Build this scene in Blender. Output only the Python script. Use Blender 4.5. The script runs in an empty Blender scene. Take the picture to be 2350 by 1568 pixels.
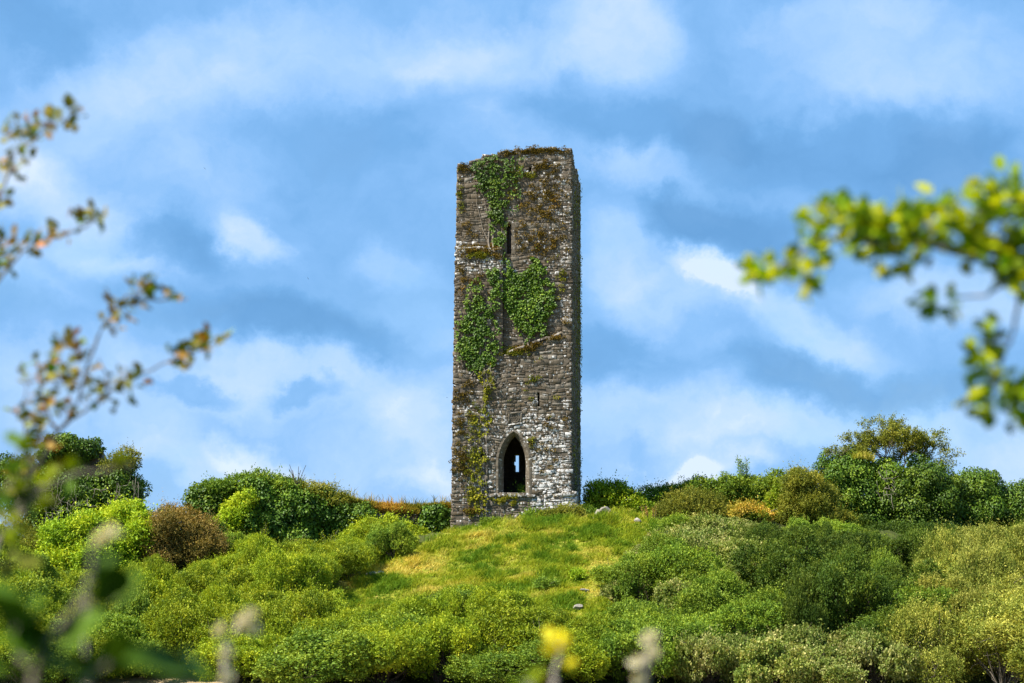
import bpy, math, random
import numpy as np
from mathutils import Vector, Matrix
from mathutils.geometry import tessellate_polygon

# ------------------------------------------------------------------ camera, sky, sun, exposure
SC = bpy.context.scene
COL = SC.collection
FPX = 70.0 / 36.0 * 2350.0          # focal length in photo pixels (photo measured 2350 wide)
HOR = 1350.0                        # pixel row of the horizon
PITCH = math.atan((HOR - 784.0) / FPX)
CAM = np.array([0.0, 0.0, 3.4])

cd = bpy.data.cameras.new('camera'); cam = bpy.data.objects.new('camera', cd); COL.objects.link(cam)
cam.location = CAM; cam.rotation_euler = (math.radians(90) + PITCH, 0, 0)
cd.lens = 70; cd.sensor_width = 36; cd.clip_start = 0.05; cd.clip_end = 12000
cd.dof.use_dof = True; cd.dof.focus_distance = 99.0; cd.dof.aperture_fstop = 4.2
SC.camera = cam

SUN_AZ = math.radians(-113)         # from +Y towards +X; the sun stands left of and behind the camera
SUN_EL = math.radians(53)
sl = bpy.data.lights.new('sun', 'SUN'); so = bpy.data.objects.new('sun', sl); COL.objects.link(so)
sl.energy = 5.0; sl.angle = math.radians(0.5); sl.color = (1.0, 0.94, 0.84)
sdir = Vector((math.sin(SUN_AZ) * math.cos(SUN_EL), math.cos(SUN_AZ) * math.cos(SUN_EL), math.sin(SUN_EL)))
so.rotation_euler = sdir.to_track_quat('Z', 'Y').to_euler()

SC.view_settings.view_transform = 'Standard'
SC.view_settings.look = 'None'
SC.view_settings.exposure = 1.25
SC.view_settings.gamma = 1.0
SC.view_settings.use_curve_mapping = False
SC.render.engine = 'CYCLES'
SC.cycles.max_bounces = 7; SC.cycles.diffuse_bounces = 3; SC.cycles.glossy_bounces = 2
SC.cycles.transmission_bounces = 4; SC.cycles.transparent_max_bounces = 4
SC.cycles.use_adaptive_sampling = False
SC.cycles.use_denoising = True
SC.cycles.sample_clamp_indirect = 6.0


def ray(px, py):
    a = (px - 1175.0) / FPX; b = (784.0 - py) / FPX
    c, s = math.cos(PITCH), math.sin(PITCH)
    return np.array([a, c - b * s, s + b * c])


def at(px, py, Y):
    d = ray(px, py)
    return CAM + d * (Y / d[1])


def topx(p):
    q = np.asarray(p, float) - CAM
    c, s = math.cos(PITCH), math.sin(PITCH)
    fw = q[..., 1] * c + q[..., 2] * s; up = -q[..., 1] * s + q[..., 2] * c
    return 1175 + q[..., 0] / fw * FPX, 784 - up / fw * FPX


def build_world():
    w = bpy.data.worlds.new('World'); SC.world = w; w.use_nodes = True
    w.cycles.sampling_method = 'NONE'
    nt = w.node_tree; N = nt.nodes; L = nt.links; N.clear()

    def nd(t, **k):
        n = N.new(t)
        for a, v in k.items():
            setattr(n, a, v)
        return n

    def math_(op, a, b=None, clamp=False):
        n = nd('ShaderNodeMath', operation=op, use_clamp=clamp)
        for i, v in enumerate((a, b)):
            if v is None: continue
            if isinstance(v, (int, float)): n.inputs[i].default_value = v
            else: L.new(v, n.inputs[i])
        return n.outputs[0]
    tc = nd('ShaderNodeTexCoord')
    sep = nd('ShaderNodeSeparateXYZ'); L.new(tc.outputs['Generated'], sep.inputs[0])
    u = math_('ARCTAN2', sep.outputs[0], sep.outputs[1])
    v = math_('ARCSINE', sep.outputs[2])
    # air: physical sky
    sky = nd('ShaderNodeTexSky', sky_type='NISHITA', sun_disc=False)
    sky.sun_elevation = SUN_EL; sky.sun_rotation = SUN_AZ
    sky.air_density = 1.1; sky.dust_density = 0.25; sky.ozone_density = 3.5; sky.altitude = 60
    # cloud coordinates: azimuth / elevation bent by noise so that cloud edges curl
    cmb = nd('ShaderNodeCombineXYZ'); L.new(u, cmb.inputs[0]); L.new(v, cmb.inputs[1])
    n1 = nd('ShaderNodeTexNoise'); n1.inputs['Scale'].default_value = 11; n1.inputs['Detail'].default_value = 9
    n1.inputs['Roughness'].default_value = 0.60
    L.new(cmb.outputs[0], n1.inputs['Vector'])
    off = nd('ShaderNodeVectorMath', operation='SUBTRACT'); L.new(n1.outputs['Color'], off.inputs[0]); off.inputs[1].default_value = (.5, .5, .5)
    sc_ = nd('ShaderNodeVectorMath', operation='SCALE'); L.new(off.outputs[0], sc_.inputs[0]); sc_.inputs['Scale'].default_value = 0.085
    wp = nd('ShaderNodeVectorMath', operation='ADD'); L.new(cmb.outputs[0], wp.inputs[0]); L.new(sc_.outputs[0], wp.inputs[1])
    # broad cloud field that goes on all round the sky
    mp = nd('ShaderNodeMapping'); mp.inputs['Scale'].default_value = (1, 1.35, 1); mp.inputs['Rotation'].default_value = (0, 0, math.radians(24))
    L.new(wp.outputs[0], mp.inputs[0])
    n2 = nd('ShaderNodeTexNoise'); n2.inputs['Scale'].default_value = 9; n2.inputs['Detail'].default_value = 7; n2.inputs['Roughness'].default_value = 0.5
    L.new(mp.outputs[0], n2.inputs['Vector'])
    n3 = nd('ShaderNodeTexNoise'); n3.inputs['Scale'].default_value = 30; n3.inputs['Detail'].default_value = 5; n3.inputs['Roughness'].default_value = 0.6
    L.new(mp.outputs[0], n3.inputs['Vector'])
    lum = math_('ADD', math_('MULTIPLY', math_('SUBTRACT', n2.outputs['Fac'], 0.5), 1.05), 0.415)
    lum = math_('ADD', lum, math_('MULTIPLY', math_('SUBTRACT', n3.outputs['Fac'], 0.5), 0.34))
    # single clouds: (pixel x, y, half width, half height, tilt deg, brightness) turned into directions
    clouds = [
        (620, 110, 560, 130, -4, .34), (1430, 60, 170, 120, 25, .42), (2120, 150, 330, 170, 8, .34), (1150, 110, 240, 80, 0, .2),
        (240, 530, 330, 95, 38, .40), (570, 545, 110, 55, 40, .42), (150, 640, 260, 75, 12, .30), (150, 260, 220, 120, -20, .22),
        (900, 620, 110, 60, 10, .25), (300, 860, 520, 90, 0, .12), (760, 900, 420, 90, 2, .16),
        (440, 1040, 260, 70, 18, .27), (620, 1060, 120, 45, 22, .32), (960, 1000, 110, 75, 30, .22), (980, 760, 150, 70, 10, .18),
        (1400, 560, 110, 130, 20, .36), (1610, 620, 110, 50, 28, .58), (1800, 730, 260, 75, 24, .40), (1480, 680, 120, 80, 0, .2),
        (1480, 960, 330, 75, 4, .22), (1850, 980, 300, 60, -4, .25), (1580, 1090, 170, 40, -6, .55), (1030, 1110, 120, 40, 0, .30),
        (2200, 690, 240, 70, 10, .22), (1500, 380, 200, 60, 20, .20), (2250, 1000, 240, 70, 0, .22),
        (60, 50, 160, 80, 10, -.26), (420, 580, 120, 70, 42, -.34), (640, 760, 330, 65, 10, -.38), (330, 690, 200, 55, 15, -.16), (820, 420, 300, 110, 0, -.05),
        (1640, 500, 230, 70, 12, -.44), (1950, 330, 420, 100, 3, -.32), (1900, 880, 330, 55, 8, -.34), (1420, 830, 150, 70, 20, -.26),
        (2200, 420, 220, 80, 0, -.20), (1500, 270, 330, 60, 4, -.22), (850, 300, 260, 70, 0, -.08), (450, 900, 110, 30, 8, -.34), (690, 920, 80, 28, 0, -.30),
        (2330, 900, 200, 80, 0, -.1)]
    for (px, py, hw, hh, tilt, wgt) in clouds:
        d = ray(px, py); d = d / np.linalg.norm(d)
        m = nd('ShaderNodeMapping', vector_type='TEXTURE')
        m.inputs['Location'].default_value = (math.atan2(d[0], d[1]), math.asin(d[2]), 0)
        m.inputs['Rotation'].default_value = (0, 0, -math.radians(tilt))
        m.inputs['Scale'].default_value = (hw / FPX * 1.25, hh / FPX * 1.25, 1)
        L.new(wp.outputs[0], m.inputs[0])
        ln = nd('ShaderNodeVectorMath', operation='LENGTH'); L.new(m.outputs[0], ln.inputs[0])
        mr = nd('ShaderNodeMapRange', interpolation_type='SMOOTHSTEP')
        L.new(ln.outputs['Value'], mr.inputs['Value'])
        mr.inputs['From Min'].default_value = 1.1; mr.inputs['From Max'].default_value = 0.28
        mr.inputs['To Min'].default_value = 0; mr.inputs['To Max'].default_value = wgt
        lum = math_('ADD', lum, mr.outputs[0])
    hz = nd('ShaderNodeMapRange', interpolation_type='SMOOTHSTEP'); L.new(v, hz.inputs['Value'])
    hz.inputs['From Min'].default_value = math.radians(9); hz.inputs['From Max'].default_value = math.radians(1)
    hz.inputs['To Min'].default_value = 0; hz.inputs['To Max'].default_value = .16
    lum = math_('ADD', lum, hz.outputs[0])
    cr = nd('ShaderNodeValToRGB'); L.new(math_('ADD', lum, 0.0, True), cr.inputs[0])
    e = cr.color_ramp.elements
    k = 0.452
    stops = [(0.0, (.125, .335, .66)), (0.28, (.165, .405, .77)), (0.50, (.245, .50, .89)), (0.72, (.39, .62, .96)), (0.9, (.53, .71, .97)), (1.0, (.68, .81, 1.0))]
    e[0].position = 0; e[1].position = 1
    for _ in range(len(stops) - 2): e.new(0.5)
    for el, (p, c) in zip(e, stops):
        el.position = p; el.color = (c[0] * k, c[1] * k, c[2] * k, 1)
    up = nd('ShaderNodeVectorMath', operation='SCALE'); L.new(cr.outputs[0], up.inputs[0]); up.inputs['Scale'].default_value = 10.0
    mix = nd('ShaderNodeMix', data_type='RGBA')
    cov = nd('ShaderNodeMapRange'); L.new(n2.outputs['Fac'], cov.inputs['Value'])
    cov.inputs['From Min'].default_value = 0.25; cov.inputs['From Max'].default_value = 0.5
    cov.inputs['To Min'].default_value = 0.78; cov.inputs['To Max'].default_value = 0.96
    L.new(cov.outputs[0], mix.inputs['Factor'])
    L.new(sky.outputs[0], mix.inputs[6]); L.new(up.outputs[0], mix.inputs[7])
    bg = nd('ShaderNodeBackground'); bg.inputs['Strength'].default_value = 0.1
    L.new(mix.outputs[2], bg.inputs['Color'])
    out = nd('ShaderNodeOutputWorld'); L.new(bg.outputs[0], out.inputs[0])


build_world()

# ------------------------------------------------------------------ helpers
def rng_(s): return np.random.default_rng(s)


def tag(o, label=None, cat=None, group=None, kind=None):
    if label: o['label'] = label
    if cat: o['category'] = cat
    if group: o['group'] = group
    if kind: o['kind'] = kind
    return o


def empty(name, loc=(0, 0, 0), rz=0.0):
    o = bpy.data.objects.new(name, None); COL.objects.link(o)
    o.location = Vector([float(a) for a in loc]); o.rotation_euler = (0, 0, rz); o.empty_display_size = 0.2
    return o


def mk(name, V, Fc, mat, parent=None, attrs=None, smooth=False):
    """one mesh object; Fc is an (n,3) or (n,4) array, or a list of polygons"""
    me = mk_mesh(name, V, Fc, mat, attrs, smooth)
    o = bpy.data.objects.new(name, me); COL.objects.link(o)
    if parent is not None: o.parent = parent
    return o


def mk_mesh(name, V, Fc, mat, attrs=None, smooth=False):
    me = bpy.data.meshes.new(name)
    V = np.asarray(V, dtype=np.float32)
    if isinstance(Fc, np.ndarray):
        n, k = Fc.shape
        me.vertices.add(len(V)); me.vertices.foreach_set('co', V.ravel())
        me.loops.add(n * k); me.loops.foreach_set('vertex_index', Fc.astype(np.int32).ravel())
        me.polygons.add(n)
        me.polygons.foreach_set('loop_start', np.arange(0, n * k, k, dtype=np.int32))
        me.polygons.foreach_set('loop_total', np.full(n, k, dtype=np.int32))
        me.update(calc_edges=True)
    else:
        me.from_pydata([tuple(map(float, a)) for a in V], [], [list(map(int, f)) for f in Fc])
        me.update()
    for an, av in (attrs or {}).items():
        a = me.attributes.new(an, 'FLOAT', 'POINT')
        a.data.foreach_set('value', np.asarray(av, dtype=np.float32))
    if smooth:
        me.polygons.foreach_set('use_smooth', np.ones(len(me.polygons), dtype=bool))
    if mat is not None: me.materials.append(mat)
    return me


def nrm(a):
    return a / np.maximum(np.linalg.norm(a, axis=-1, keepdims=True), 1e-9)


def vnoise(p, seed=0):
    """value noise on (n,k) points, k = 2 or 3, range 0..1"""
    p = np.asarray(p, float); k = p.shape[-1]
    i = np.floor(p).astype(np.int64); f = p - i; f = f * f * (3 - 2 * f)
    out = np.zeros(p.shape[:-1])
    for c in range(2 ** k):
        h = np.full(p.shape[:-1], seed * 374761393 + 12345, dtype=np.int64); w = np.ones(p.shape[:-1])
        for a in range(k):
            b = (c >> a) & 1
            h = (h ^ ((i[..., a] + b) * [668265263, 2147483647, 1274126177][a])) * 1103515245 & 0x7fffffff
            h ^= h >> 13
            w = w * (f[..., a] if b else 1 - f[..., a])
        h = (h * 1597334677) & 0x7fffffff; h ^= h >> 15
        out += w * ((h & 0xffff) / 65535.0)
    return out


def fbm(p, seed=0, octv=4):
    s = 0; a = 0.5; t = 0
    for o in range(octv):
        s = s + a * vnoise(np.asarray(p) * 2 ** o, seed + o * 7); t += a; a *= .5
    return s / t


def tube(P, R, n=6, jit=0.0, rng=None):
    """tapered tube along a polyline; returns verts, quad faces"""
    P = np.asarray(P, float); m = len(P); R = np.broadcast_to(np.asarray(R, float), (m,))
    T = np.gradient(P, axis=0); T = nrm(T)
    ref = np.where(np.abs(T[:, 2:3]) > .9, np.array([[1., 0, 0]]), np.array([[0, 0, 1.]]))
    A = nrm(np.cross(T, ref)); B = np.cross(T, A)
    th = np.arange(n) / n * 2 * math.pi
    V = P[:, None] + R[:, None, None] * (np.cos(th)[None, :, None] * A[:, None] + np.sin(th)[None, :, None] * B[:, None])
    if jit and rng is not None: V = V * 1.0 + rng.normal(0, jit, V.shape)
    V = V.reshape(-1, 3); i = np.arange(m - 1)[:, None] * n; j = np.arange(n)[None]
    F = np.stack([i + j, i + (j + 1) % n, i + n + (j + 1) % n, i + n + j], -1).reshape(-1, 4)
    return V, F


def joinm(parts):
    Vs, Fs, o = [], [], 0
    for V, F in parts:
        Vs.append(V); Fs.append(F + o); o += len(V)
    return np.concatenate(Vs), np.concatenate(Fs)


# ------------------------------------------------------------------ materials
class Mat:
    def __init__(self, name):
        self.m = bpy.data.materials.new(name); self.m.use_nodes = True
        self.t = self.m.node_tree; self.N = self.t.nodes; self.L = self.t.links; self.N.clear()
        self.out = self.N.new('ShaderNodeOutputMaterial')

    def n(self, t, **k):
        x = self.N.new(t)
        for a, v in k.items(): setattr(x, a, v)
        return x

    def put(self, sock, v):
        if hasattr(v, 'is_output'): self.L.new(v, sock)
        elif isinstance(v, (int, float)): sock.default_value = v
        else: sock.default_value = tuple(v) if len(v) == len(sock.default_value) else (*v, 1)

    def ramp(self, fac, stops, interp='LINEAR'):
        r = self.n('ShaderNodeValToRGB'); r.color_ramp.interpolation = interp
        e = r.color_ramp.elements
        for _ in range(len(stops) - 2): e.new(.5)
        for el, (p, c) in zip(e, stops):
            el.position = p; el.color = (*c, 1) if not isinstance(c, (int, float)) else (c, c, c, 1)
        self.put(r.inputs[0], fac); return r.outputs[0]

    def attr(self, name): return self.n('ShaderNodeAttribute', attribute_name=name).outputs['Fac']

    def noise(self, vec, scale, detail=4, rough=.55, out='Fac'):
        x = self.n('ShaderNodeTexNoise'); x.inputs['Scale'].default_value = scale; x.inputs['Detail'].default_value = detail
        x.inputs['Roughness'].default_value = rough; self.put(x.inputs['Vector'], vec); return x.outputs[out]

    def math(self, op, a, b=0.0, clamp=False):
        x = self.n('ShaderNodeMath', operation=op, use_clamp=clamp); self.put(x.inputs[0], a); self.put(x.inputs[1], b); return x.outputs[0]

    def mix(self, f, a, b, blend='MIX'):
        x = self.n('ShaderNodeMix', data_type='RGBA', blend_type=blend); self.put(x.inputs[0], f); self.put(x.inputs[6], a); self.put(x.inputs[7], b); return x.outputs[2]

    def obj(self): return self.n('ShaderNodeTexCoord').outputs['Object']

    def pos(self): return self.n('ShaderNodeNewGeometry').outputs['Position']

    def bsdf(self, col, rough=.8, spec=.3, bump=None, bstr=.4, bdist=.02):
        b = self.n('ShaderNodeBsdfPrincipled'); self.put(b.inputs['Base Color'], col); self.put(b.inputs['Roughness'], rough)
        b.inputs['Specular IOR Level'].default_value = spec
        if bump is not None:
            u = self.n('ShaderNodeBump'); u.inputs['Strength'].default_value = bstr; u.inputs['Distance'].default_value = bdist
            self.put(u.inputs['Height'], bump); self.L.new(u.outputs[0], b.inputs['Normal'])
        return b.outputs[0]

    def done(self, sh): self.L.new(sh, self.out.inputs[0]); return self.m


def leafmat(name, c0, c1, c2, trans=.26, rough=.6, spec=.14, vary=.25, tshift=(1.25, 1.15, .6)):
    M = Mat(name)
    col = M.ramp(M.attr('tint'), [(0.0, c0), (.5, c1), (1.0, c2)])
    rnd = M.n('ShaderNodeObjectInfo').outputs['Random']
    mul = M.math('ADD', M.math('MULTIPLY', rnd, vary * 2), 1.16 - vary)
    g = M.n('ShaderNodeCombineColor'); M.put(g.inputs[0], mul); M.put(g.inputs[1], mul); M.put(g.inputs[2], mul)
    col = M.mix(1.0, col, g.outputs[0], 'MULTIPLY')
    big = M.noise(M.pos(), .55, 3)
    col = M.mix(M.math('MULTIPLY', M.math('SUBTRACT', big, .38, True), 1.6, True), col, M.mix(1.0, col, (1.35, 1.12, .75), 'MULTIPLY'))
    b = M.bsdf(col, rough, spec)
    tr = M.n('ShaderNodeBsdfTranslucent'); M.put(tr.inputs[0], M.mix(1.0, col, tshift, 'MULTIPLY'))
    mx = M.n('ShaderNodeMixShader'); mx.inputs[0].default_value = trans
    M.L.new(b, mx.inputs[1]); M.L.new(tr.outputs[0], mx.inputs[2])
    return M.done(mx.outputs[0])


LM = {
    'scrub': leafmat('leaf_scrub', (.052, .100, .005), (.155, .225, .009), (.330, .365, .018)),
    'green': leafmat('leaf_green', (.035, .080, .008), (.105, .180, .016), (.240, .310, .030)),
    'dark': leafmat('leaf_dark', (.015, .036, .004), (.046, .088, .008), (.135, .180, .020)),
    'ivy': leafmat('leaf_ivy', (.018, .046, .004), (.060, .122, .008), (.175, .250, .018), trans=.2, rough=.5, spec=.22),
    'elder': leafmat('leaf_elder', (.065, .130, .008), (.190, .300, .012), (.400, .450, .028)),
    'brown': leafmat('leaf_brown', (.050, .056, .012), (.145, .118, .026), (.290, .195, .058)),
    'bramble': leafmat('leaf_bramble', (.050, .090, .014), (.140, .190, .032), (.380, .360, .140)),
    'willow': leafmat('leaf_willow', (.045, .070, .008), (.140, .175, .022), (.380, .375, .075)),
    'hawth': leafmat('leaf_hawthorn', (.050, .075, .010), (.155, .175, .018), (.300, .280, .035)),
    'orange': leafmat('leaf_orange', (.12, .14, .014), (.32, .26, .03), (.52, .34, .06)),
    'moss': leafmat('leaf_moss', (.055, .045, .010), (.135, .098, .016), (.250, .150, .022), trans=.1, rough=.9, spec=.05),
    'mossgreen': leafmat('leaf_moss_green', (.055, .075, .008), (.150, .160, .014), (.280, .250, .025), trans=.1, rough=.9, spec=.05),
    'grass': leafmat('leaf_grass', (.080, .155, .008), (.225, .270, .014), (.450, .390, .085), trans=.3, rough=.7, spec=.1, vary=.0),
    'rustgrass': leafmat('leaf_rust_grass', (.10, .13, .012), (.26, .20, .025), (.42, .24, .05), trans=.3, rough=.7, spec=.1, vary=.0),
    'flower': leafmat('petal_cream', (.45, .45, .22), (.62, .60, .34), (.75, .72, .50), trans=.2, rough=.7, vary=.0),
    'near_r': leafmat('leaf_near_right', (.100, .190, .005), (.210, .310, .008), (.420, .450, .014), trans=.6, vary=.3),
    'near_l': leafmat('leaf_near_left', (.160, .200, .030), (.330, .280, .050), (.520, .230, .090), trans=.5, vary=.3),
    'near_o': leafmat('leaf_near_olive', (.110, .155, .018), (.230, .250, .028), (.380, .230, .060), trans=.5, vary=.3),
    'near_g': leafmat('leaf_near_green', (.018, .048, .003), (.040, .095, .004), (.085, .170, .008), trans=.4, vary=.25),
    'near_y': leafmat('leaf_near_yellow', (.45, .42, .010), (.62, .56, .015), (.75, .66, .03), trans=.4, vary=.1),
    'pale': leafmat('seed_pale', (.42, .40, .28), (.56, .53, .38), (.68, .64, .48), trans=.3, rough=.9, vary=.1),
}


def barkmat(name, c0, c1):
    M = Mat(name); n = M.noise(M.obj(), 14, 4)
    return M.done(M.bsdf(M.ramp(n, [(.3, c0), (.7, c1)]), .9, .1, n, .5, .01))


BARK = barkmat('bark_grey', (.10, .085, .065), (.24, .20, .155))
BARKD = barkmat('bark_dark', (.05, .038, .026), (.12, .095, .07))
VINE = barkmat('bark_vine', (.17, .14, .11), (.36, .31, .25))


def stonemat(name, dark=1.0):
    M = Mat(name)
    p = M.obj()
    tone = M.attr('tone'); lich = M.attr('lichen')
    base = M.ramp(tone, [(0, (.054, .042, .029)), (.3, (.098, .078, .055)), (.6, (.150, .123, .090)), (.85, (.212, .188, .152)), (1, (.310, .285, .246))])
    n1 = M.noise(p, 3.2, 6, .65); n2 = M.noise(p, 16, 5, .7); n3 = M.noise(p, 55, 3, .6)
    base = M.mix(M.math('MULTIPLY', M.math('SUBTRACT', n2, .42, True), 3.2, True), base, (.068, .054, .034))
    base = M.mix(M.math('MULTIPLY', M.math('SUBTRACT', n1, .50, True), 3.5, True), base, (.140, .098, .046))
    nd_ = M.noise(p, 6.5, 5, .6)
    base = M.mix(M.math('MULTIPLY', M.math('SUBTRACT', nd_, .50, True), 4.5, True), base, (.046, .037, .027))
    base = M.mix(1.0, base, M.ramp(n3, [(.25, (.62, .62, .62)), (.75, (1.3, 1.3, 1.3))]), 'MULTIPLY')
    # pale crustose lichen: blotches with ragged rims plus small round spots
    nb = M.noise(p, 7.0, 7, .62); na = M.noise(p, 22.0, 5, .6)
    blot = M.math('ADD', M.math('MULTIPLY', nb, .62), M.math('MULTIPLY', na, .38))
    th = M.math('SUBTRACT', .695, M.math('MULTIPLY', lich, .265))
    bm = M.math('MULTIPLY', M.math('SUBTRACT', blot, th, True), 24.0, True)
    vo = M.n('ShaderNodeTexVoronoi', feature='F1'); vo.inputs['Scale'].default_value = 7.0; vo.inputs['Randomness'].default_value = 1
    wv = M.n('ShaderNodeVectorMath', operation='ADD'); M.L.new(p, wv.inputs[0])
    wn = M.n('ShaderNodeVectorMath', operation='SCALE'); M.put(wn.inputs[0], M.noise(p, 18, 3, .5, 'Color')); wn.inputs['Scale'].default_value = .11
    M.L.new(wn.outputs[0], wv.inputs[1]); M.L.new(wv.outputs[0], vo.inputs['Vector'])
    sepc = M.n('ShaderNodeSeparateColor'); M.L.new(vo.outputs['Color'], sepc.inputs[0])
    rad = M.math('MULTIPLY', M.math('SUBTRACT', sepc.outputs[0], M.math('SUBTRACT', .55, M.math('MULTIPLY', lich, .50)), True), .72)
    sp = M.math('MULTIPLY', M.math('SUBTRACT', rad, vo.outputs['Distance'], True), 22.0, True)
    patch = M.math('MULTIPLY', M.math('SUBTRACT', M.noise(p, 1.1, 3, .5), .36, True), 5.0, True)
    sp = M.math('MULTIPLY', sp, patch)
    white = M.math('MAXIMUM', bm, sp)
    wcol = M.ramp(n3, [(.3, (.44, .43, .41)), (.6, (.66, .655, .64)), (.8, (.78, .78, .77))])
    base = M.mix(M.math('MULTIPLY', white, .93), base, wcol)
    # rusty and olive growth
    ro = M.noise(p, 5.0, 6, .7)
    base = M.mix(M.math('MULTIPLY', M.math('SUBTRACT', ro, .66, True), 9.0, True), base, (.20, .115, .022))
    if dark != 1.0: base = M.mix(1.0, base, (dark,) * 3, 'MULTIPLY')
    bump = M.math('ADD', n2, M.math('MULTIPLY', n3, .5))
    return M.done(M.bsdf(base, .92, .15, bump, .55, .025))


def plainstone(name, c0, c1, scale=9, spots=.5):
    M = Mat(name); p = M.obj(); n = M.noise(p, scale, 6, .65); f = M.noise(p, scale * 5, 4, .6)
    col = M.ramp(n, [(.3, c0), (.7, c1)])
    col = M.mix(1.0, col, M.ramp(f, [(.3, (.7, .7, .7)), (.7, (1.25, 1.25, 1.25))]), 'MULTIPLY')
    w = M.math('MULTIPLY', M.math('SUBTRACT', M.noise(p, scale * 1.4, 6, .6), 1 - spots * .8, True), 12, True)
    col = M.mix(w, col, (.55, .54, .51))
    return M.done(M.bsdf(col, .9, .15, M.math('ADD', n, f), .5, .02))


STONE = stonemat('rubble_stone')
MORTAR = plainstone('mortar_and_core', (.075, .060, .044), (.165, .138, .105), 6, .42)
DRESSED = plainstone('dressed_stone', (.085, .068, .048), (.175, .148, .112), 4, .52)
ROCK = plainstone('field_rock', (.17, .15, .12), (.34, .31, .26), 6, .36)
GROUND = None


def groundmat():
    M = Mat('hill_ground'); p = M.pos()
    n = M.noise(p, .35, 5); n2 = M.noise(p, 2.2, 5, .65); n3 = M.noise(p, 14, 4, .7)
    g = M.ramp(n2, [(.3, (.080, .120, .012)), (.5, (.19, .21, .02)), (.7, (.34, .30, .07))])
    g = M.mix(1.0, g, M.ramp(n3, [(.25, (.55, .55, .5)), (.75, (1.35, 1.3, 1.2))]), 'MULTIPLY')
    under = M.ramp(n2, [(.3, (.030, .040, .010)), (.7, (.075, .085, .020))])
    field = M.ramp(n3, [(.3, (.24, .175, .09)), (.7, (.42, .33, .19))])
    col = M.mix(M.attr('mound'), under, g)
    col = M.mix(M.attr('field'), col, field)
    return M.done(M.bsdf(col, .95, .1, n3, .6, .06))


GROUND = groundmat()

# ------------------------------------------------------------------ terrain
_gx = np.array([-200, 30, 600, 780, 900, 1040, 1175, 1340, 1500, 1700, 2000, 2350, 2600], float)
_gy = np.array([1262, 1262, 1268, 1262, 1248, 1222, 1206, 1194, 1192, 1208, 1232, 1244, 1244], float)
_gX = (_gx - 1175) / FPX * 98.0
_gZ = CAM[2] + (HOR - _gy) / FPX * 98.0


def height(x, y, rough=True):
    x = np.asarray(x, float); y = np.asarray(y, float)
    top = np.interp(x, _gX, _gZ)
    away = np.clip((np.abs(x) - 40) / 120, 0, 1); top = top * (1 - .75 * away * away * (3 - 2 * away))
    t = (y - 68.6) / 27.9
    tc = np.clip(t, 0, 1)
    s = np.where(tc < .9, tc * 1.02, .918 + (1 - .918) * (1 - (1 - np.clip((tc - .9) / .1, 0, 1)) ** 2))
    s = np.where(tc < .08, tc * tc / .08 * .51 + 0 * tc, s - 0.0408 * (1 - np.clip((tc - .08) / .8, 0, 1)))
    back = np.clip((y - 118) / 160, 0, 1); s = s * (1 - .9 * back * back * (3 - 2 * back))
    z = top * s
    bank = 1.75 * np.clip((26 - y) / 22, 0, 1) * np.clip(1 - np.maximum(-y - 10, 0) / 60, 0, 1) * np.clip(1 - np.maximum(np.abs(x) - 25, 0) / 40, 0, 1)
    z = z + bank
    if rough:
        hill = np.clip((y - 73) / 6, 0, 1) * np.clip((150 - y) / 40, 0, 1) * np.clip((60 - np.abs(x)) / 20, 0, 1)
        q = np.stack([x, y], -1)
        z = z + hill * ((fbm(q * .42, 3, 3) - .5) * .75 + (fbm(q * 1.6, 11, 2) - .5) * .34)
        z = z + (1 - hill) * (fbm(q * .05, 5, 2) - .5) * .25
    return z


# the grassy mound, as seen: pixel outline of the open grass
MOUND = np.array([(745, 1385), (775, 1352), (830, 1308), (905, 1272), (1000, 1236), (1060, 1200), (1340, 1180), (1490, 1178), (1520, 1215), (1440, 1262),
                  (1395, 1330), (1425, 1365), (1400, 1420), (1330, 1432), (1255, 1405), (1190, 1362), (1010, 1352), (880, 1385), (800, 1400)], float)


def inside(px, py, poly):
    px = np.asarray(px, float); py = np.asarray(py, float)
    c = np.zeros(px.shape, bool); j = len(poly) - 1
    for i in range(len(poly)):
        xi, yi = poly[i]; xj, yj = poly[j]
        hit = ((yi > py) != (yj > py)) & (px < (xj - xi) * (py - yi) / (yj - yi + 1e-12) + xi)
        c ^= hit; j = i
    return c


def axis(a, b, step, far):
    m = np.arange(a, b + step / 2, step)
    o = [abs(step) * 1.0]
    while sum(o) < far: o.append(o[-1] * 1.35)
    c = np.cumsum(o)
    return np.concatenate([(a - c)[::-1], m, b + c])


def build_ground():
    xs = axis(-32, 32, .28, 4500); ys = axis(66, 122, .28, 4500)
    X, Y = np.meshgrid(xs, ys)
    Z = height(X, Y)
    V = np.stack([X, Y, Z], -1).reshape(-1, 3)
    nx, ny = len(xs), len(ys)
    i = np.arange(ny - 1)[:, None] * nx + np.arange(nx - 1)[None]
    F = np.stack([i, i + 1, i + 1 + nx, i + nx], -1).reshape(-1, 4)
    px, py = topx(np.where(V[:, 1:2] > 1, V, [[0, 1, 0]]))
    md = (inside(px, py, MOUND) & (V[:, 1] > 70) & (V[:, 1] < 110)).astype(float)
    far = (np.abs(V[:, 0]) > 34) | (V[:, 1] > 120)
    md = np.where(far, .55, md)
    lim = np.where((V[:, 0] > -17.5) & (V[:, 0] < -9.6), 71.6, 68.6)
    fld = np.clip((lim - V[:, 1]) / .8, 0, 1) * (V[:, 1] > 27) * (np.abs(V[:, 0]) < 400)
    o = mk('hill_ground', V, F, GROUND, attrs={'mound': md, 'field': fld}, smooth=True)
    tag(o, kind='structure')


build_ground()


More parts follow.
